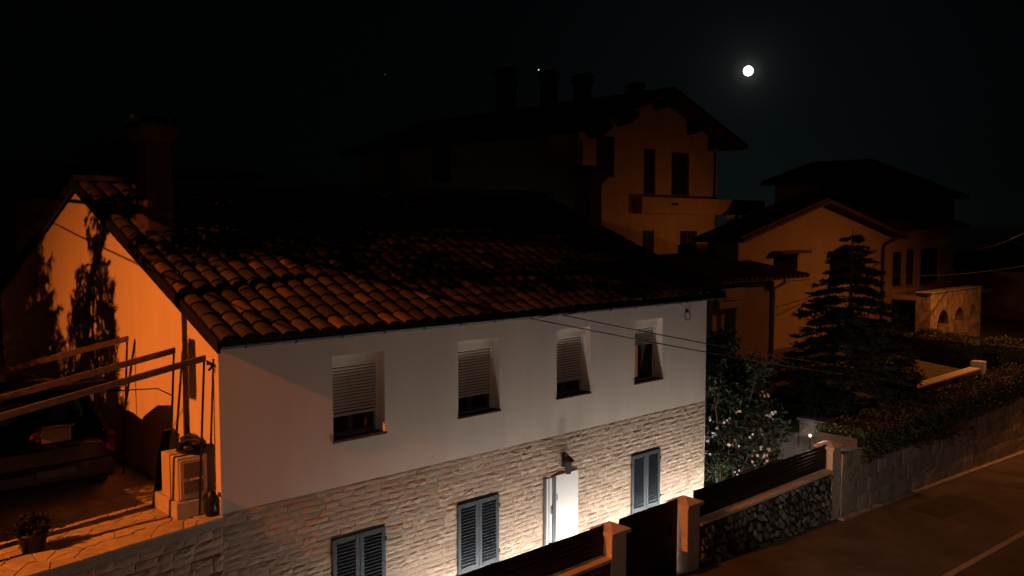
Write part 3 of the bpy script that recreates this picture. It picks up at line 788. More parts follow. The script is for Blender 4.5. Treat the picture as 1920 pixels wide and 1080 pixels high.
# loose shrubs
def shrub(name, label, c, rad, n, seed, size=.1, m_=LEAF):
    rr = random.Random(seed); t = thing(name, label, 'shrub', c); lf = MB(); st = MB()
    for i in range(9):
        o_ = Vector((rr.uniform(-.6,.6)*rad[0], rr.uniform(-.6,.6)*rad[1], rad[2]*rr.uniform(.5,1.5)))
        st.tube([(0,0,-.1), o_*.6, o_], [.03,.02,.008], 5)
        leaf_cloud(lf, o_, (rad[0]*.5,rad[1]*.5,rad[2]*.5), n//9, size, rr, shell=.25)
    st.build('stem', BARK, t); lf.build('foliage', m_, t)
shrub('shrub', 'wide dark shrub at the foot of the conifer', (20.3,-.35,1.2), (1.1,.6,.6), 1800, 51)
shrub('shrub', 'low dark shrub between the conifer and the yard wall', (17.9,.7,1.2), (.8,.7,.5), 1300, 52)
shrub('shrub', 'round dark shrub below the brown outbuilding', (19.2,3.2,1.5), (.9,.6,.55), 1300, 53)
shrub('shrub', 'dark shrub right of the conifer in front of the hedge', (22.6,.4,1.4), (1.0,.7,.55), 1500, 54)

# =================================================================== background houses
def slab_roof(parent, ridge_a, ridge_b, eaves, th=.16, name='roof', m_=ROOFDK):
    """two slopes from a ridge line to the eave lines; eaves = [(a,b),(a,b)] with points under each ridge end"""
    m = MB(); ra, rb = Vector(ridge_a), Vector(ridge_b); dn = Vector((0,0,-th))
    for ea, eb in eaves:
        ea, eb = Vector(ea), Vector(eb)
        m.add([ra,rb,eb,ea,ra+dn,rb+dn,eb+dn,ea+dn], [(0,1,2,3),(7,6,5,4),(0,4,5,1),(1,5,6,2),(2,6,7,3),(3,7,4,0)])
        # tile ridges running down the slope
        n = int((rb-ra).length/.3)
        for i in range(n):
            t_ = (i+.5)/n; p_, q_ = ra.lerp(rb, t_), ea.lerp(eb, t_)
            m.tube([p_+Vector((0,0,.02)), q_+Vector((0,0,.02))], .085, 5, cap=True)
    return m.build(name, m_, parent)
def win(parent, O, U, I, a, b, z0, z1, kind='shutter', m_=None, rows=0):
    """window in a wall: O origin, U along wall, I inwards"""
    O, U, I = Vector(O), Vector(U), Vector(I)
    def bx(mb, u0, u1, d0, d1, c, d):
        P = [O+U*u+I*dd+Vector((0,0,z)) for z in (c, d) for (u, dd) in ((u0,d0),(u1,d0),(u1,d1),(u0,d1))]
        mb.add(P, [(0,3,2,1),(4,5,6,7),(0,1,5,4),(1,2,6,5),(2,3,7,6),(3,0,4,7)])
    m = MB(); f = .06
    bx(m,a,a+f,.08,.14,z0,z1); bx(m,b-f,b,.08,.14,z0,z1); bx(m,a+f,b-f,.08,.14,z0,z0+f); bx(m,a+f,b-f,.08,.14,z1-f,z1)
    if kind != 'plain': bx(m,(a+b)/2-.04,(a+b)/2+.04,.082,.142,z0+f,z1-f)
    w_ = m.build('window', FRAME, parent)
    m = MB(); bx(m,a+.02,b-.02,.12,.125,z0+.02,z1-.02); m.build('pane', GLASS, w_)
    m = MB(); bx(m,a-.06,b+.06,-.08,.05,z0-.06,z0-.004); m.build('sill', KERB, w_)
    if kind == 'shutter':
        z = z0+.08
        m0 = MB(); bx(m0,a+f,b-f,.06,.075,-.02,.02); lm = m0.mesh('louvre', FRAME)
        while z < z1-.08:
            o_ = link('louvre', lm, w_); o_.location = (0,0,z); z += .11
    return w_
# --- tall ochre house
h2 = thing('ochre_house', 'tall dark ochre house with gable, balcony and four roof chimneys', 'house')
cx0, cx1, cy0, cy1 = 24.7, 35.8, 16.0, 33.8
E2, A2 = 11.15, 13.15; am = (cx0+cx1)/2
hf = [(1.2,2.5,9.0-1,10.9-1),(4.75,5.65,8.25-1,10.5-1),(7.0,8.5,8.25-1,10.45-1),(4.7,5.6,4.8-1,6.45-1),(7.8,9.3,4.7-1,6.42-1)]
m = MB(); face_wall(m,(cx0,cy0,1),(1,0,0),(0,0,1),cx1-cx0,E2-1,hf,.2,(0,1,0)); m.add([(cx0,cy0,E2),(cx1,cy0,E2),(am,cy0,A2)],[(0,1,2)]); m.build('gable_wall', OCHRE, h2)
hl = [(9.2,10.9,9.05-1,10.95-1),(13.7,15.5,9.05-1,10.95-1)]
m = MB(); face_wall(m,(cx0,cy0,1),(0,1,0),(0,0,1),cy1-cy0,E2-1,hl,.2,(1,0,0)); m.add([(cx1,cy0,1),(cx1,cy1,1),(cx1,cy1,E2),(cx1,cy0,E2)],[(0,1,2,3)]); m.add([(cx0,cy1,1),(cx1,cy1,1),(cx1,cy1,E2),(am,cy1,A2),(cx0,cy1,E2)],[(0,1,2,3,4)]); m.build('side_wall', OCHRE, h2)
for h in hf: win(h2,(cx0,cy0,0),(1,0,0),(0,1,0),h[0],h[1],h[2]+1,h[3]+1)
for h in hl: win(h2,(cx0,cy0,0),(0,1,0),(1,0,0),h[0],h[1],h[2]+1,h[3]+1)
oh = 1.3; k_ = (A2-E2)/(am-cx0); zo = E2-.95*k_+.18
slab_roof(h2,(am,cy0-oh,A2+.2),(am,cy1+.8,A2+.2),[((cx0-.95,cy0-oh,zo),(cx0-.95,cy1+.8,zo)),((cx1+.95,cy0-oh,zo),(cx1+.95,cy1+.8,zo))],.2)
for i, u in enumerate((-.85,-.5,0,.5,.85)):   # carved purlin ends under the gable overhang
    px = am + u*(am-cx0); pz = A2 - abs(px-am)*k_ - .22
    MB().prism([(px-.12,cy0-oh+.1,pz+.1),(px-.12,cy0,pz+.1),(px-.12,cy0,pz-.55),(px-.12,cy0-oh*.5,pz-.45),(px-.12,cy0-oh+.1,pz-.12)],(.24,0,0)).build('purlin_end', BROWNWOOD, h2)
for (px, py, wd, hh) in ((am-2.2,24.5,.8,2.3),(am-1.4,22.0,.65,1.9),(am-.7,20.2,.7,1.6),(am+.2,17.4,.6,.9)):
    zb = A2-.6; c_ = MB().bbox((px-wd/2,py-wd/2,zb),(px+wd/2,py+wd/2,zb+hh),.02).build('chimney', ROOFDK, h2)
    MB().bbox((px-wd*.68,py-wd*.68,zb+hh+.001),(px+wd*.68,py+wd*.68,zb+hh+.14),.03).prism([(px-wd*.6,py-wd*.7,zb+hh+.3),(px,py-wd*.7,zb+hh+.5),(px+wd*.6,py-wd*.7,zb+hh+.3),(px+wd*.6,py-wd*.7,zb+hh+.24),(px-wd*.6,py-wd*.7,zb+hh+.24)],(0,wd*1.4,0)).build('cap', ROOFDK, c_)
bal = MB().bbox((28.65,15.45,7.28),(39.8,cy0-.005,8.1),.02).build('balcony', OCHRE, h2)
for i in range(2): MB().bbox(((31.0,38.4)[i],15.39,7.72),((31.5,38.9)[i],15.445,7.82),.01).build('drain_spout', DKMETAL, bal)
MB().tube([(cx1-.35,cy0-.08,E2-.5),(cx1-.35,cy0-.08,8.1)],.06,8).build('drainpipe', DKMETAL, h2)
MB().tube([(cx0+.02,cy0-.12,E2-.6),(cx0+.02,cy0-.12,2)],.06,8).build('drainpipe', DKMETAL, h2)
MB().bbox((cx1-.5,cy0-1.4,1.5),(cx1-.05,cy0-.95,7.27),.02).build('porch_column', OCHRE, h2)
# porch wing with pale parapets right of the tall house
pw_ = thing('porch_wing', 'pale rendered porch with parapets between the tall house and the outbuilding', 'porch')
MB().bbox((33.0,13.0,4.7),(37.0,15.9,5.0),.02).build('floor_slab', OCHRE2, pw_)
MB().bbox((33.2,12.8,5.001),(35.6,13.0,5.6),.02).build('parapet', OCHRE2, pw_)
MB().bbox((33.2,12.75,5.78),(35.3,13.05,6.05),.03).build('awning_box', OCHRE2, pw_)
for xx in (33.25, 35.45): MB().bbox((xx-.06,12.86,5.601),(xx+.06,12.96,6.05),.01).build('post', OCHRE2, pw_)
MB().bbox((33.2,13.1,2.0),(36.8,15.8,4.69),.02).build('lower_wall', OCHRE, pw_)

# --- brown outbuilding in front
ob = thing('outbuilding', 'brown lean-to outbuilding with tiled roof and drainpipe beside the white house', 'shed')
MB().bbox((18.95,4.0,1.0),(21.25,7.5,4.86),.02).build('wall', mat('brown_render',(.24,.16,.09),.92,1.5,.15,.2,50), ob)
orf = MB(); orf.prism([(17.6,3.65,4.92),(17.6,3.65,4.98),(17.6,7.6,5.62),(17.6,7.6,5.56)],(5.3,0,0))
for i in range(18): orf.tube([(17.75+i*.3,3.63,5.0),(17.75+i*.3,7.6,5.64)],.08,6)
orf.build('roof', ROOFDK, ob)
MB().tube([(21.2,3.6,4.9),(22.9,3.6,4.88)],.05,8).build('gutter', KERB, ob)
MB().tube([(21.3,3.6,4.85),(21.12,3.94,4.6),(21.12,3.94,1.5)],.05,8).build('drainpipe', KERB, ob)
MB().bbox((17.95,4.2,1.0),(18.22,4.5,4.86),.02).bbox((18.45,4.2,1.0),(18.65,4.5,4.86),.02).build('column', OCHRE2, ob)
MB().bbox((17.85,3.9,4.35),(19.3,3.99,4.75),.02).bbox((17.85,3.88,4.12),(19.2,3.985,4.34),.02).build('lintel', OCHRE2, ob)
MB().bbox((19.9,7.61,5.0),(21.6,7.9,5.45),.02).bbox((21.25,7.58,5.3),(21.75,7.95,6.0),.02).build('parapet', OCHRE2, ob)
# --- amber gable house
h3 = thing('amber_gable_house', 'low wide house with orange lit gable wall behind the conifer', 'house')
gx0, gx1, gy = 22.2, 35.0, 6.0; ga = 28.0; GE, GA = 6.2, 7.55
hh3 = [(2.4,4.2,4.75-1,5.6-1),(6.8,9.9,4.2-1,5.5-1)]
m = MB(); face_wall(m,(gx0,gy,1),(1,0,0),(0,0,1),gx1-gx0,GE-1,hh3,.2,(0,1,0)); m.add([(gx0,gy,GE),(gx1,gy,GE),(ga,gy,GA)],[(0,1,2)]); m.build('gable_wall', OCHRE2, h3)
m = MB(); m.add([(gx0,gy,1),(gx0,7.3,1),(gx0,7.3,GE),(gx0,gy,GE)],[(0,3,2,1)]); m.add([(gx1,gy,1),(gx1,7.3,1),(gx1,7.3,GE),(gx1,gy,GE)],[(0,1,2,3)]); m.add([(gx0,7.3,1),(gx1,7.3,1),(gx1,7.3,GE),(ga,7.3,GA),(gx0,7.3,GE)],[(0,1,2,3,4)]); m.build('side_wall', OCHRE2, h3)
for h in hh3: win(h3,(gx0,gy,0),(1,0,0),(0,1,0),h[0],h[1],h[2]+1,h[3]+1,'plain')
for h in hh3: MB().bbox((gx0+h[0]-.2,gy-.5,h[3]+1.05),(gx0+h[1]+.2,gy-.01,h[3]+1.15),.02).build('awning', ROOFDK, h3)
slab_roof(h3,(ga,gy-.5,GA+.16),(ga,7.6,GA+.16),[((gx0-.45,gy-.5,GE+.02),(gx0-.45,7.6,GE+.02)),((gx1+.5,gy-.5,GE+.02),(gx1+.5,7.6,GE+.02))],.12)
MB().tube([(gx1-.1,gy-.35,GE),(gx1-1.2,gy-.2,GE-.3),(gx1-1.2,gy-.08,GE-.5),(gx1-1.2,gy-.08,1.8)],.07,8).build('drainpipe', BROWNWOOD, h3)
# --- wing with balcony, right
h3w = thing('terrace_house', 'dim two-storey house with tall balcony doors right of the gable house', 'house')
ww0, ww1 = 35.6, 43.8
hw = [(.6,1.9,3.8-1,5.45-1),(2.3,3.3,3.8-1,5.55-1),(4.0,6.3,3.75-1,5.55-1)]
m = MB(); face_wall(m,(ww0,gy+.6,1),(1,0,0),(0,0,1),ww1-ww0,6.55-1,hw,.25,(0,1,0)); m.add([(ww0,gy+.6,1),(ww0,14,1),(ww0,14,6.55),(ww0,gy+.6,6.55)],[(0,3,2,1)]); m.add([(ww1,gy+.6,1),(ww1,14,1),(ww1,14,6.55),(ww1,gy+.6,6.55)],[(0,1,2,3)]); m.build('wall', OCHRE, h3w)
for h in hw: win(h3w,(ww0,gy+.6,0),(1,0,0),(0,1,0),h[0],h[1],h[2]+1,h[3]+1,'french')
m = MB(); m.prism([(ww0-.4,gy,6.58),(ww0-.4,gy,6.72),(ww0-.4,10.5,8.35),(ww0-.4,15,6.9),(ww0-.4,15,6.75),(ww0-.4,10.5,8.2)],(ww1-ww0+.9,0,0))
for i in range(28): m.tube([(ww0-.3+i*.31,gy,6.74),(ww0-.3+i*.31,10.5,8.37)],.08,5)
m.build('roof', ROOFDK, h3w)
b3 = MB().bbox((ww0-.3,4.6,3.3),(ww1,gy+.595,3.5),.02).build('balcony', OCHRE, h3w)
for i in range(30): MB().tube([(ww0-.2+i*.28,4.7,3.5),(ww0-.2+i*.28,4.7,4.3)],.015,5).build('baluster', DKMETAL, b3)
MB().tube([(ww0-.3,4.7,4.3),(ww1,4.7,4.3)],.03,6).build('rail', DKMETAL, b3)
sb = thing('stone_balcony_base', 'rough stone base with dark garage opening under the balcony house', 'wall')
STB = mat('rough_stone_wall', (.46,.37,.27), .92, 3.5, .55, .9, 6)
m = MB(); face_wall(m,(34.9,4.4,1),(1,0,0),(0,0,1),4.7,2.29,[(.6,3.9,.0,1.55)],.5,(0,1,0)); m.build('wall', STB, sb)
MB().box((35.5,4.95,1.0),(38.8,5.0,2.6)).build('garage_door', FRAME, sb)
# --- stone arcade
ar = thing('stone_arcade', 'rough stone arcade with three pointed arches behind the far hedge', 'arcade')
ax0, ax1, ay, az0, az1 = 31.75, 37.4, 3.0, 1.2, 3.92
ARCH = [(32.45,33.75),(34.25,35.5),(35.95,36.95)]
m = MB(); spz, apz = 2.55, 3.2
def archpts(a, b, n=6):
    c = (a+b)/2; L_ = []
    for i in range(n+1):
        t_ = i/n; L_.append((a+(c-a)*t_, spz+(apz-spz)*math.sin(t_*math.pi/2)**.8))
    for i in range(1, n+1):
        t_ = i/n; L_.append((c+(b-c)*t_, spz+(apz-spz)*math.cos(t_*math.pi/2)**.8))
    return L_
px = ax0
for a, b in ARCH:
    m.add([(px,ay,az0),(a,ay,az0),(a,ay,az1),(px,ay,az1)],[(0,1,2,3)])
    P_ = archpts(a, b)
    for (x0_,z0_),(x1_,z1_) in zip(P_[:-1],P_[1:]):
        m.add([(x0_,ay,z0_),(x1_,ay,z1_),(x1_,ay,az1),(x0_,ay,az1)],[(0,1,2,3)])
        m.add([(x0_,ay,z0_),(x1_,ay,z1_),(x1_,ay+.45,z1_),(x0_,ay+.45,z0_)],[(3,2,1,0)])
    m.add([(a,ay,az0),(a,ay+.45,az0),(a,ay+.45,spz),(a,ay,spz)],[(0,1,2,3)]); m.add([(b,ay,az0),(b,ay+.45,az0),(b,ay+.45,spz),(b,ay,spz)],[(3,2,1,0)])
    px = b
m.add([(px,ay,az0),(ax1,ay,az0),(ax1,ay,az1),(px,ay,az1)],[(0,1,2,3)])
m.add([(ax0,ay,az0),(ax0,3.6,az0),(ax0,3.6,az1),(ax0,ay,az1)],[(0,3,2,1)]); m.add([(ax1,ay,az0),(ax1,3.6,az0),(ax1,3.6,az1),(ax1,ay,az1)],[(0,1,2,3)])
m.build('wall', STB, ar)
MB().box((ax0+.01,3.52,az0),(ax1-.01,3.58,az1)).build('rear_wall', FRAME, ar)  # dark material stands in for the shade inside the arches
MB().bbox((ax0-.06,ay-.06,az1+.001),(ax1+.06,3.66,az1+.05),.02).build('coping', KERB, ar)
# individual face stones of the arcade, at least 10 px where the photo shows them
# --- taller house behind
h4 = thing('rear_house', 'dim taller house rising behind the roofs at right', 'house')
m = MB(); a0, a1, a2, fy = 37.5, 42.2, 55.5, 11.0
m.add([(a0,fy,2),(a2,fy,2),(a2,fy,8.5),(a1,fy,10.0),(a0,fy,8.9)],[(0,1,2,3,4)]); m.add([(a0,fy,2),(a0,13.5,2),(a0,13.5,8.9),(a0,fy,8.9)],[(0,3,2,1)]); m.add([(a2,fy,2),(a2,13.5,2),(a2,13.5,8.5),(a2,fy,8.5)],[(0,1,2,3)])
m.build('wall', OCHRE, h4)
slab_roof(h4,(a1,fy-.7,10.25),(a1,14,10.25),[((a0-.7,fy-.7,8.95),(a0-.7,14,8.95)),((a2+.8,fy-.7,8.6),(a2+.8,14,8.6))],.15)
win(h4,(a0,fy-.15,0),(1,0,0),(0,1,0),15.9,18.0,6.3,8.2,'french')
# --- low dark building at the right edge
h5 = thing('brick_red_house', 'low unlit reddish house at the right edge', 'house')
MB().bbox((45,-.5,1),(62,9,4.3),.02).build('wall', mat('red_render',(.30,.13,.08),.92,1.5,.15), h5)
slab_roof(h5,(44.5,4.2,6.0),(62.5,4.2,6.0),[((44.5,-1.0,4.3),(62.5,-1.0,4.3)),((44.5,9.5,4.3),(62.5,9.5,4.3))],.15)
# --- unlit houses and trees far behind the white house
h6 = thing('far_roof_house', 'unlit low house roof far behind the white house ridge', 'house')
MB().bbox((6,34,2.6),(20,44,8.2),.02).build('wall', OCHRE, h6)
slab_roof(h6,(5.5,39,10.0),(20.5,39,10.0),[((5.5,33.4,8.1),(20.5,33.4,8.1)),((5.5,44.6,8.1),(20.5,44.6,8.1))],.15)
def round_tree(name, label, c, h, rad, seed, n):
    rr = random.Random(seed); t = thing(name, label, 'tree', c); tr = MB(); lf = MB()
    tr.tube([(0,0,-.3),(0,0,h*.35),(.2,.1,h*.6)],[.22,.17,.1],8)
    for i in range(14):
        a = rr.uniform(0,6.28); p_ = Vector((math.cos(a)*rad*rr.uniform(.2,.75), math.sin(a)*rad*rr.uniform(.2,.75), h*rr.uniform(.5,.9)))
        tr.tube([(0,0,h*.4), p_*.6+Vector((0,0,h*.2)), p_],[.1,.05,.02],5); leaf_cloud(lf, p_, (rad*.42,rad*.42,rad*.36), n//14, .22, rr, shell=.25)
    tr.build('trunk', BARK, t); lf.build('crown', LEAF, t)
round_tree('broadleaf_tree', 'dark leafy tree behind the gable of the white house', (1.0, 26, 2.6), 9.5, 3.0, 61, 5200)
round_tree('broadleaf_tree', 'dark leafy tree behind the ridge near the tiled chimney', (8.5, 28, 2.6), 8.5, 2.6, 62, 4200)

# =================================================================== terrace things
pg = thing('pergola', 'three sloping wooden pergola beams on thin posts above the parked car', 'pergola')
for (yy) in (2.98, 1.15, .14):
    x0, x1 = -3.2, -.12; z1_ = 4.91; z0_ = z1_ - .175*(x1-x0)
    MB().prism([(x0,yy-.028,z0_-.04),(x1,yy-.028,z1_-.04),(x1,yy-.028,z1_+.04),(x0,yy-.028,z0_+.04)],(0,.056,0)).build('beam', BEAM, pg)
    MB().tube([(-.135,yy,z1_-.05),(-.25,yy+.02,2.74)],.016,6).build('post', DKMETAL, pg)
    MB().bbox((x0+.02,yy-.03,2.74),(x0+.08,yy+.03,z0_-.056),.005).build('post', BEAM, pg)
cl = MB(); pts = [(-.20+ -.02*i*0, -.06+.11*math.sin(i*1.3)*.2, 4.93-.12*i*.0) for i in range(1)]
tag(MB().tube([(-.11,.12,4.87),(-.05,.10,4.83),(-.03,.15,4.77),(-.09,.09,4.75),(-.03,.07,4.81),(-.10,.14,4.83)],.018,6).build('cable_coil', BLACKST), 'small tangle of black cable on the pergola corner', 'cable')
tag(MB().tube([(-2.0,1.6,4.75),(-1.4,1.45,4.46),(-.9,1.2,4.42),(-.45,.98,4.42),(-.26,.93,4.3)],.009,5).build('hanging_cable', BLACKST), 'thin dark cable sagging between the pergola posts', 'cable')

# ---- car with raised tailgate
car = thing('parked_car', 'dark hatchback with raised tailgate parked on the terrace under the pergola', 'car', (-1.53, 4.1, 2.745))
# local: x across (half 0.88), y: rear at -2.1, front at +2.1
def loft(mb, secs, smooth=True):
    n = len(secs[0]); vs = [p_ for s in secs for p_ in s]
    mb.add(vs, [(k*n+i, k*n+(i+1)%n, (k+1)*n+(i+1)%n, (k+1)*n+i) for k in range(len(secs)-1) for i in range(n)], smooth)
def sec(y_, hw, zb, zt, rnd=.14):
    P_ = []
    for cx_, cz_, a0 in ((hw-rnd, zt-rnd, 0), (-(hw-rnd), zt-rnd, 90), (-(hw-.06), zb+.06, 180), (hw-.06, zb+.06, 270)):
        r_ = rnd if cz_ > (zb+zt)/2 else .06
        for k in range(4):
            a = R(a0+30*k); P_.append((cx_+r_*math.cos(a), y_, cz_+r_*math.sin(a)))
    return P_
m = MB()
loft(m, [sec(-2.02,.80,.34,.78,.1), sec(-1.98,.86,.26,.82,.1), sec(-1.5,.88,.22,.92,.1), sec(0,.89,.2,.93,.1), sec(1.0,.88,.2,.92,.1), sec(1.7,.85,.22,.82,.14), sec(2.05,.74,.3,.66,.12)])
m.add(sec(-2.02,.80,.34,.78,.1),[tuple(range(16))[::-1]]); m.add(sec(2.05,.74,.3,.66,.12),[tuple(range(16))])
body = m.build('body', CARP, car)
m = MB()
# roof panel and pillars
rs = [(-1.62,.60,1.46),(-1.2,.63,1.5),(-.3,.65,1.51),(.35,.62,1.46)]
vs = []
for y_, hw, z in rs: vs += [(-hw,y_,z-.03),(-hw*.85,y_,z),(hw*.85,y_,z),(hw,y_,z-.03),(hw,y_,z-.06),(-hw,y_,z-.06)]
m.add(vs, [(k*6+i, k*6+(i+1)%6, k*6+6+(i+1)%6, k*6+6+i) for k in range(3) for i in range(6)] + [(0,1,2,3,4,5),(23,22,21,20,19,18)], True)
m.build('roof_panel', CARP, car)
for s in (-1, 1):
    for (ya, za, yb, zb_, w_) in ((-1.95,.86,-1.6,1.44,.16),(-.55,.9,-.5,1.46,.08),(1.15,.9,.33,1.42,.07)):
        MB().prism([(s*.85,ya-w_/2,za),(s*.85,ya+w_/2,za),(s*.62,yb+w_/2,zb_),(s*.62,yb-w_/2,zb_)],(-s*.07,0,0)).build('pillar', CARP, car)
    m = MB(); m.add([(s*.845,-1.85,.9),(s*.845,1.1,.9),(s*.63,.33,1.43),(s*.61,-1.5,1.43)],[(0,1,2,3)]); m.build('side_window', GLASS, car)
    m = MB(); m.bbox((s*.80-.07,-2.045,.6),(s*.80+.07,-1.9,.92),.03); m.build('taillight', mat('dark_red_lens',(.06,.006,.006),.25,4,.1), car)
    for yy in (-1.32, 1.3):
        wm = MB(); n = 20; 
        prof = [(.2,-.09),(.29,-.1),(.315,-.07),(.315,.07),(.29,.1),(.2,.09)]
        vs = []
        for r_, o_ in prof: vs += [(s*.80+o_, yy+r_*math.cos(2*math.pi*j/n), .315+r_*math.sin(2*math.pi*j/n)) for j in range(n)]
        wm.add(vs, [(i*n+j, i*n+(j+1)%n, (i+1)*n+(j+1)%n, (i+1)*n+j) for i in range(5) for j in range(n)], True)
        wh = wm.build('wheel', RUBBER, car)
        rm = MB(); rm.add([(s*.80+s*.07, yy+.2*math.cos(2*math.pi*j/n), .315+.2*math.sin(2*math.pi*j/n)) for j in range(n)],[tuple(range(n))]); rm.build('rim', KERB, wh)
MB().bbox((-.84,-2.14,.3),(.84,-1.99,.56),.06).build('bumper', BLACKST, car)
MB().bbox((-.26,-2.152,.42),(.26,-2.141,.53),.003).build('number_plate', mat('shaded_plate',(.06,.055,.05),.6,8,.2), car)  # plate colour darkened to imitate the shade at the car's rear
MB().add([(-.6,.36,1.43),(.6,.36,1.43),(.78,1.15,.93),(-.78,1.15,.93)],[(0,1,2,3)]).build('windscreen', GLASS, car)
tg = MB(); tg.prism([(-.64,-1.60,1.47),(-.64,-2.15,1.72),(-.64,-2.68,1.80),(-.64,-2.70,1.74),(-.64,-2.15,1.64),(-.64,-1.62,1.42)],(1.28,0,0)); tg = tg.build('tailgate', CARP, car)
MB().add([(-.5,-1.72,1.462),(.5,-1.72,1.462),(.5,-2.12,1.640),(-.5,-2.12,1.640)],[(0,1,2,3)]).build('rear_window', GLASS, tg)
for s in (-1, 1): MB().tube([(s*.66,-1.72,1.25),(s*.6,-2.1,1.62)],.011,6).build('gas_strut', DKMETAL, tg)
MB().bbox((-.7,-1.98,.80),(.7,-.6,.83),.01).build('boot_floor', BLACKST, car)
MB().bbox((-.66,-.62,.83),(.66,-.5,1.35),.04).build('rear_seat', BLACKST, car)
lb = thing('cardboard_box', 'open cardboard box in the boot of the dark hatchback', 'box', (-1.42, 2.42, 3.58))
MB().box((-.2,-.16,0),(.2,-.15,.2)).box((-.2,.15,0),(.2,.16,.2)).box((-.2,-.149,0),(-.19,.149,.2)).box((.19,-.149,0),(.2,.149,.2)).box((-.19,-.149,0),(.19,.149,.01)).build('carton', CARD, lb)
MB().prism([(-.2,-.165,.2),(.2,-.165,.2),(.22,-.3,.27),(-.22,-.3,.27)],(0,0,.006)).build('flap', CARD, lb)
tag(MB().ico((-1.62,2.35,3.66),.12,2,.12,(1.1,.8,.7)).build('red_bag', mat('red_cloth',(.10,.012,.012),.8,6,.2)), 'small red bag in the boot beside the cardboard box', 'bag')

# ---- cream cabinet and clutter in the corner
MB_ = MB().bbox((-.56,.16,2.754),(-.04,.95,2.983),.01); tag(MB_.build('concrete_step', FLAG), 'low paved step under the cream cabinet by the gable corner', 'step')
cb = thing('cream_cabinet', 'small cream metal cabinet with framed door standing by the gable corner', 'cabinet', (-.30,.40,2.985))
MB().bbox((-.22,-.2,0),(.2,.34,.60),.012).build('carcass', CREAM, cb)
MB().bbox((-.19,-.222,.03),(.17,-.2,.56),.006).build('door', CREAM, cb)
MB().bbox((-.15,-.232,.10),(.13,-.2225,.27),.004).bbox((-.15,-.232,.31),(.13,-.2225,.52),.004).build('door_panel', CARD, cb)
MB().bbox((-.05,-.25,.27),(.12,-.2225,.295),.004).build('handle', KERB, cb)
MB().box((-.226,.02,.0),(-.2205,.035,.602)).box((-.2205,.02,.601),(.2,.035,.606)).build('strap', BLACKST, cb)
tag(MB().ico((-.25,.38,3.68),.17,2,.16,(1.15,1.25,.6)).ico((-.19,.54,3.70),.14,2,.16,(1,1.1,.8)).build('black_bag', BLACKST), 'crumpled black bag lying on the cream cabinet', 'bag')
po = MB(); po.lathe([(.001,0),(.07,0),(.1,.15),(.108,.15),(.108,.175),(.09,.175),(.085,.14),(.001,.14)],(-.21,.24,3.587),14); tag(po.build('flower_pot', BLACKST), 'small empty black pot at the front of the cream cabinet', 'pot')
po = MB(); po.prism([(-.46,.86,2.75),(-.30,.78,3.45),(-.26,.80,3.74),(-.29,.95,3.82),(-.36,1.06,3.78),(-.42,1.1,3.45),(-.52,1.12,2.75)],(.07,.09,0)); tag(po.build('folded_chair', BLACKST), 'dark folded garden chair leaning behind the cream cabinet', 'chair')
po = MB(); po.lathe([(.001,0),(.08,0),(.075,.25),(.05,.34),(.001,.36)],(-.12,.05,2.756),12); tag(po.build('dark_bucket', BLACKST), 'dark bucket between the cabinet and the plinth of the gable', 'bucket')
# ---- planter near the terrace edge
pl = thing('terrace_planter', 'dark round pot with small bush on the terrace edge at lower left', 'planter', (-2.28,.28,2.755))
MB().lathe([(.001,0),(.12,0),(.17,.2),(.18,.2),(.18,.235),(.15,.235),(.14,.19),(.001,.19)],(0,0,0),16).build('pot', BLACKST, pl)
rr = random.Random(8); lf = MB(); leaf_cloud(lf,(0,0,.31),(.19,.19,.14),420,.07,rr,shell=.2); lf.build('foliage', mat('dark_leaf',(.012,.014,.008),.7,4,.3), pl)

# =================================================================== lantern, cables
ln = thing('wall_lantern', 'old dark wall lantern above the white door', 'lantern', (6.80,-.02,2.14))
MB().bbox((-.055,-.02,-.02),(.055,.015,.26),.008).build('back_plate', DKMETAL, ln)
MB().tube([(0,-.01,.2),(0,-.06,.25),(0,-.115,.22)],.014,6).build('arm', DKMETAL, ln)
MB().lathe([(.001,-.13),(.05,-.13),(.055,-.11),(.075,.11),(.08,.12),(.001,.12)],(0,-.115,.0),6,False).build('body', DKMETAL, ln)
MB().lathe([(.125,.121),(.12,.135),(.05,.2),(.02,.22),(.001,.225)],(0,-.115,.0),6,False).build('cap', DKMETAL, ln)
cbk = thing('cable_bracket', 'bracket with coiled cable loop under the eave at the right of the facade', 'bracket', (10.4,0,4.95))
MB().tube([(0,.0,.06),(.06,-.18,-.06)],.018,6).build('arm', KERB, cbk)
MB().lathe([(.001,-.04),(.03,-.04),(.035,0),(.03,.04),(.001,.04)],(.06,-.18,-.08),8).build('insulator', BLACKST, cbk)
MB().tube([(.08+.1*math.cos(a*.52), -.19+.05*math.sin(a*.52)*.3, -.18+.1*math.sin(a*.52)) for a in range(13)],.009,5).build('cable_loop', BLACKST, cbk)
def wire(label, a, b, sag, r_=.012, m_=BLACKST):
    a, b = Vector(a), Vector(b); P_ = [a.lerp(b, i/24) - Vector((0,0,sag*4*(i/24)*(1-i/24))) for i in range(25)]
    return tag(MB().tube(P_, r_, 5).build('overhead_wire', m_), label, 'wire', 'overhead wires')
WGR = mat('wire_sheath', (.30,.27,.25), .5, 5, .2)
wire('upper of the two dark wires crossing the white facade', (6.34,-.2,5.1), (15.95,-1.31,3.15), .05)
wire('lower of the two dark wires crossing the white facade', (5.6,-.2,5.08), (15.94,-1.32,2.95), .05)
wire('thin wire leaving the cable loop bracket to the right', (10.47,-.19,4.86), (17.2,3.4,4.4), .05, .010)
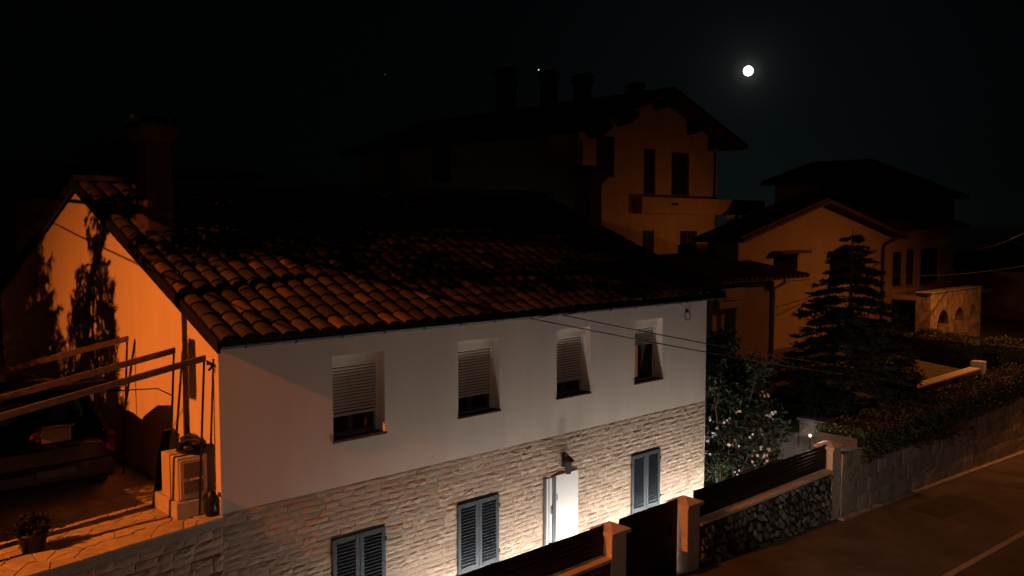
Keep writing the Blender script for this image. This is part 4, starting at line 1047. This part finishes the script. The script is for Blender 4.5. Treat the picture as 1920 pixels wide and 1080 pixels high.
# positions of the two lit wires at the right
wire('orange lit wire rising to the upper right edge', (39.17,4.62,5.6), (26.3,-2.4,6.75), .3, .016, WGR)
wire('orange lit wire crossing in front of the terrace house', (32.2,5.5,4.6), (24.2,-3.1,5.6), .2, .012, WGR)
wire('thin wire across the amber gable wall', (21.2,3.9,4.0), (33.9,5.9,5.2), .25, .012)
wire('thick dark cable crossing high before the white gable', (-3.2,-1.5,8.05), (-2.2,9.5,8.2), .1, .03)
wire('thin cable crossing lower before the white gable', (-3.2,-1.5,7.0), (-2.2,9.5,8.25), .1, .012)

# =================================================================== trees and pole left of the frame, between street lamp and gable
conifer('cedar_tree', 'drooping cedar left of the terrace whose shadow falls on the white gable', (-3.6,3.3,2.74), 5.3, 2.1, 91, 80, .36, 85, trunk=.06, low=.45, hang=.5, power=.62, blade=(.035,.09), nwhorl=12)
conifer('cedar_tree', 'broad cedar further back left of the terrace', (-4.7,5.5,2.74), 6.0, 2.0, 92, 260, .4, 55, trunk=.16, low=.25, hang=.35, power=.4, blade=(.04,.10), nwhorl=22)
hedge('hedge', 'added unseen hedge left of the terrace that shades its floor and the car', (-3.45,.72), (-3.45,9), .5, 2.25, 2.35, 2.74, 24, 8000, .08)  # hedge added out of view to keep the lamp off the terrace floor
up = thing('utility_pole', 'metal utility pole with meter box left of the terrace', 'pole', (-2.9,.62,2.74))
MB().tube([(0,0,-.2),(0,0,5.02)],[.085,.07],12).build('shaft', DKMETAL, up)
MB().bbox((-.07,-.27,3.16),(.07,-.087,3.77),.012).build('meter_box', DKMETAL, up)
st_ = thing('added_shade_tree', 'added unseen leaning tree left of the terrace that shades the upper roof', 'tree', (-4.5,3.7,2.74))  # tree added out of view, crown shaped to darken the upper roof
rr = random.Random(17); tr = MB(); lf = MB()
tr.tube([(0,0,-.3),(0,-.05,2.6),(.1,-.7,4.9),(.25,-1.7,6.0)],[.16,.13,.10,.06],8)
for i in range(46):
    wy = rr.uniform(-.55, 3.05); lo_ = (5.45 if wy > .75 else 5.75) + max(0, .9-wy)*.42
    p_ = Vector((.3+rr.uniform(-.8,.8), wy-3.7, rr.uniform(lo_, 7.5)))
    tr.tube([(.1,-.7,4.9),(.2,-1.5,5.9),p_],[.05,.04,.01],5); leaf_cloud(lf, p_, (.4,.4,.3), 190, .14, rr, shell=.1)
tr.build('trunk', BARK, st_); lf.build('crown', LEAF, st_)

# =================================================================== street lamps
def street_lamp(label, base, head, energy, col, aim, angle=168, radius=.06, blend=1.0):
    t = thing('street_lamp', label, 'street lamp', base, 'sodium street lamps')
    b = Vector(base); h = Vector(head) - b
    MB().tube([(0,0,-.3),(0,0,h.z+.1),(h.x*.5,h.y*.5,h.z+.28),(h.x,h.y,h.z+.18)],[.08,.055,.04,.035],10).build('pole', DKMETAL, t)
    MB().bbox((h.x-.14,h.y-.14,h.z+.09),(h.x+.14,h.y+.14,h.z+.2),.04).build('head', DKMETAL, t)
    MB().lathe([(.11,.085),(.09,.07),(.001,.065)],(h.x,h.y,h.z),14).build('lens', emat('sodium_lens', SODIUM, 3.0), t)
    l = bpy.data.lights.new('lamp_light', 'SPOT'); l.energy = energy; l.color = col; l.spot_size = R(angle); l.spot_blend = blend; l.shadow_soft_size = radius
    o = bpy.data.objects.new('lamp_light', l); COL.objects.link(o); o.parent = t; o.location = h + Vector((0,0,.02))
    o.rotation_euler = Vector(aim).normalized().to_track_quat('-Z', 'Y').to_euler()
    return t
street_lamp('tall sodium street lamp left of the terrace lighting the gable', (-12.7,-2.1,1.4), (-12.5,-.9,11.3), 10600, SODIUM, (1.0,.12,-1.5), 104, .06, .75)
street_lamp('sodium street lamp at the bend on the right', (30.5,-3.0,-1.1), (30,-2.6,8.8), 1900, SODIUM2, (-.22,.2,-1), 173, .08)
street_lamp('sodium lamp hidden behind the amber gable house', (33.2,9.6,2.0), (33,9.5,6.4), 125, SODIUM2, (-.25,1,.1), 175, .08)
gp = thing('fill_lamp', 'added unseen fill light, a warm white globe on a short post on the near pavement', 'lamp', (-1.6,-8.6,.9))  # unseen lamp added as neutral fill for the street side of the fence
MB().tube([(0,0,-.2),(0,0,2.5)],[.05,.035],8).build('post', DKMETAL, gp)
MB().ico((0,0,2.66),.14,2).build('globe', emat('fill_globe_warm', (1,.82,.62), 1.5), gp)
gl_ = bpy.data.lights.new('fill_globe_light', 'POINT'); gl_.energy = 110; gl_.color = (1,.84,.68); gl_.shadow_soft_size = .14
go_ = bpy.data.objects.new('fill_globe_light', gl_); COL.objects.link(go_); go_.parent = gp; go_.location = (0,0,2.95)
fl_ = thing('fill_floodlight', 'added unseen fill floodlight on a post across the street', 'floodlight', (1.5,-5.55,.65))  # unseen floodlight added to brighten the retaining wall and fence
MB().tube([(0,0,-.3),(0,0,2.1)],[.05,.04],8).build('post', DKMETAL, fl_)
MB().bbox((-.12,-.16,2.1),(.0,.16,2.32),.015).build('housing', DKMETAL, fl_)
MB().box((.0005,-.13,2.13),(.004,.13,2.29)).build('lens', emat('fill_flood_lens', (1,.86,.72), 3.0), fl_)
fd = bpy.data.lights.new('flood_light', 'SPOT'); fd.energy = 900; fd.color = (1,.85,.70); fd.spot_size = R(34); fd.spot_blend = .9; fd.shadow_soft_size = .1
fo = bpy.data.objects.new('flood_light', fd); COL.objects.link(fo); fo.parent = fl_; fo.location = (.08,0,2.21)
fo.rotation_euler = Vector((18.5,3.45,-1.95)).normalized().to_track_quat('-Z','Y').to_euler()
def yard_light(x, y_, label, e):
    t = thing('yard_uplight', label, 'spotlight', (x, y_, .003), 'uplights along the foot of the facade')
    MB().bbox((-.12,-.07,0),(.12,.07,.07),.012).build('housing', DKMETAL, t)
    MB().box((-.10,-.05,.0705),(.10,.05,.073)).build('lens', emat('led_lens', LEDC, 8.0), t)
    l = bpy.data.lights.new('led_light', 'AREA'); l.shape = 'RECTANGLE'; l.size = .5; l.size_y = .14; l.energy = e; l.color = LEDC
    o = bpy.data.objects.new('led_light', l); COL.objects.link(o); o.parent = t; o.location = (0,0,.09)
    o.rotation_euler = Vector((0,2.0,1)).normalized().to_track_quat('-Z','Y').to_euler()
UPL = [(2.4,24),(3.9,36),(5.4,46),(6.9,54),(8.4,52),(9.9,52),(11.3,54)]
for (x, e), lab in zip(UPL, ('first from the left','second from the left','third from the left','in front of the door','third from the right','second from the right','at the right corner')):
    yard_light(x, -.85, 'small ground uplight washing the facade, ' + lab, e)
gl = thing('path_light', 'tiny white garden light beside the far fence pillar', 'light', (13.95,-1.25,0))
MB().tube([(0,0,0),(0,0,1.72)],.015,6).build('stake', DKMETAL, gl)
MB().ico((0,0,1.76),.035,2).build('bulb', emat('bulb_white', (1,.9,.8), 2.5), gl)
pl_ = bpy.data.lights.new('bulb_light', 'POINT'); pl_.energy = 16; pl_.color = (1,.88,.76); pl_.shadow_soft_size = .06
po_ = bpy.data.objects.new('bulb_light', pl_); COL.objects.link(po_); po_.parent = gl; po_.location = (.06,.1,1.76)

# =================================================================== moon and stars
mo = MB().ico((0,0,0), 1.0, 4).build('moon', emat('moon_surface', (1,.97,.92), 6.0)); mo.location = CAM + MOON_DIR*3000; mo.scale = (15.8,)*3
tag(mo, 'bright full moon in the night sky at upper right', 'moon')
for d, rad, lab, st in (((.6963,.6971,.1711), 2.2, 'bright white star just above the chimneys of the tall dark house', 1.2), ((.5681,.8063,.1645), 1.4, 'faint small star left of the tall dark house', .12)):
    s = MB().ico((0,0,0),1.0,2).build('star', emat('star_light_%d' % int(st*100), (.9,.93,1), st)); s.location = CAM + Vector(d)*3000; s.scale = (rad,)*3
    tag(s, lab, 'star', 'stars')
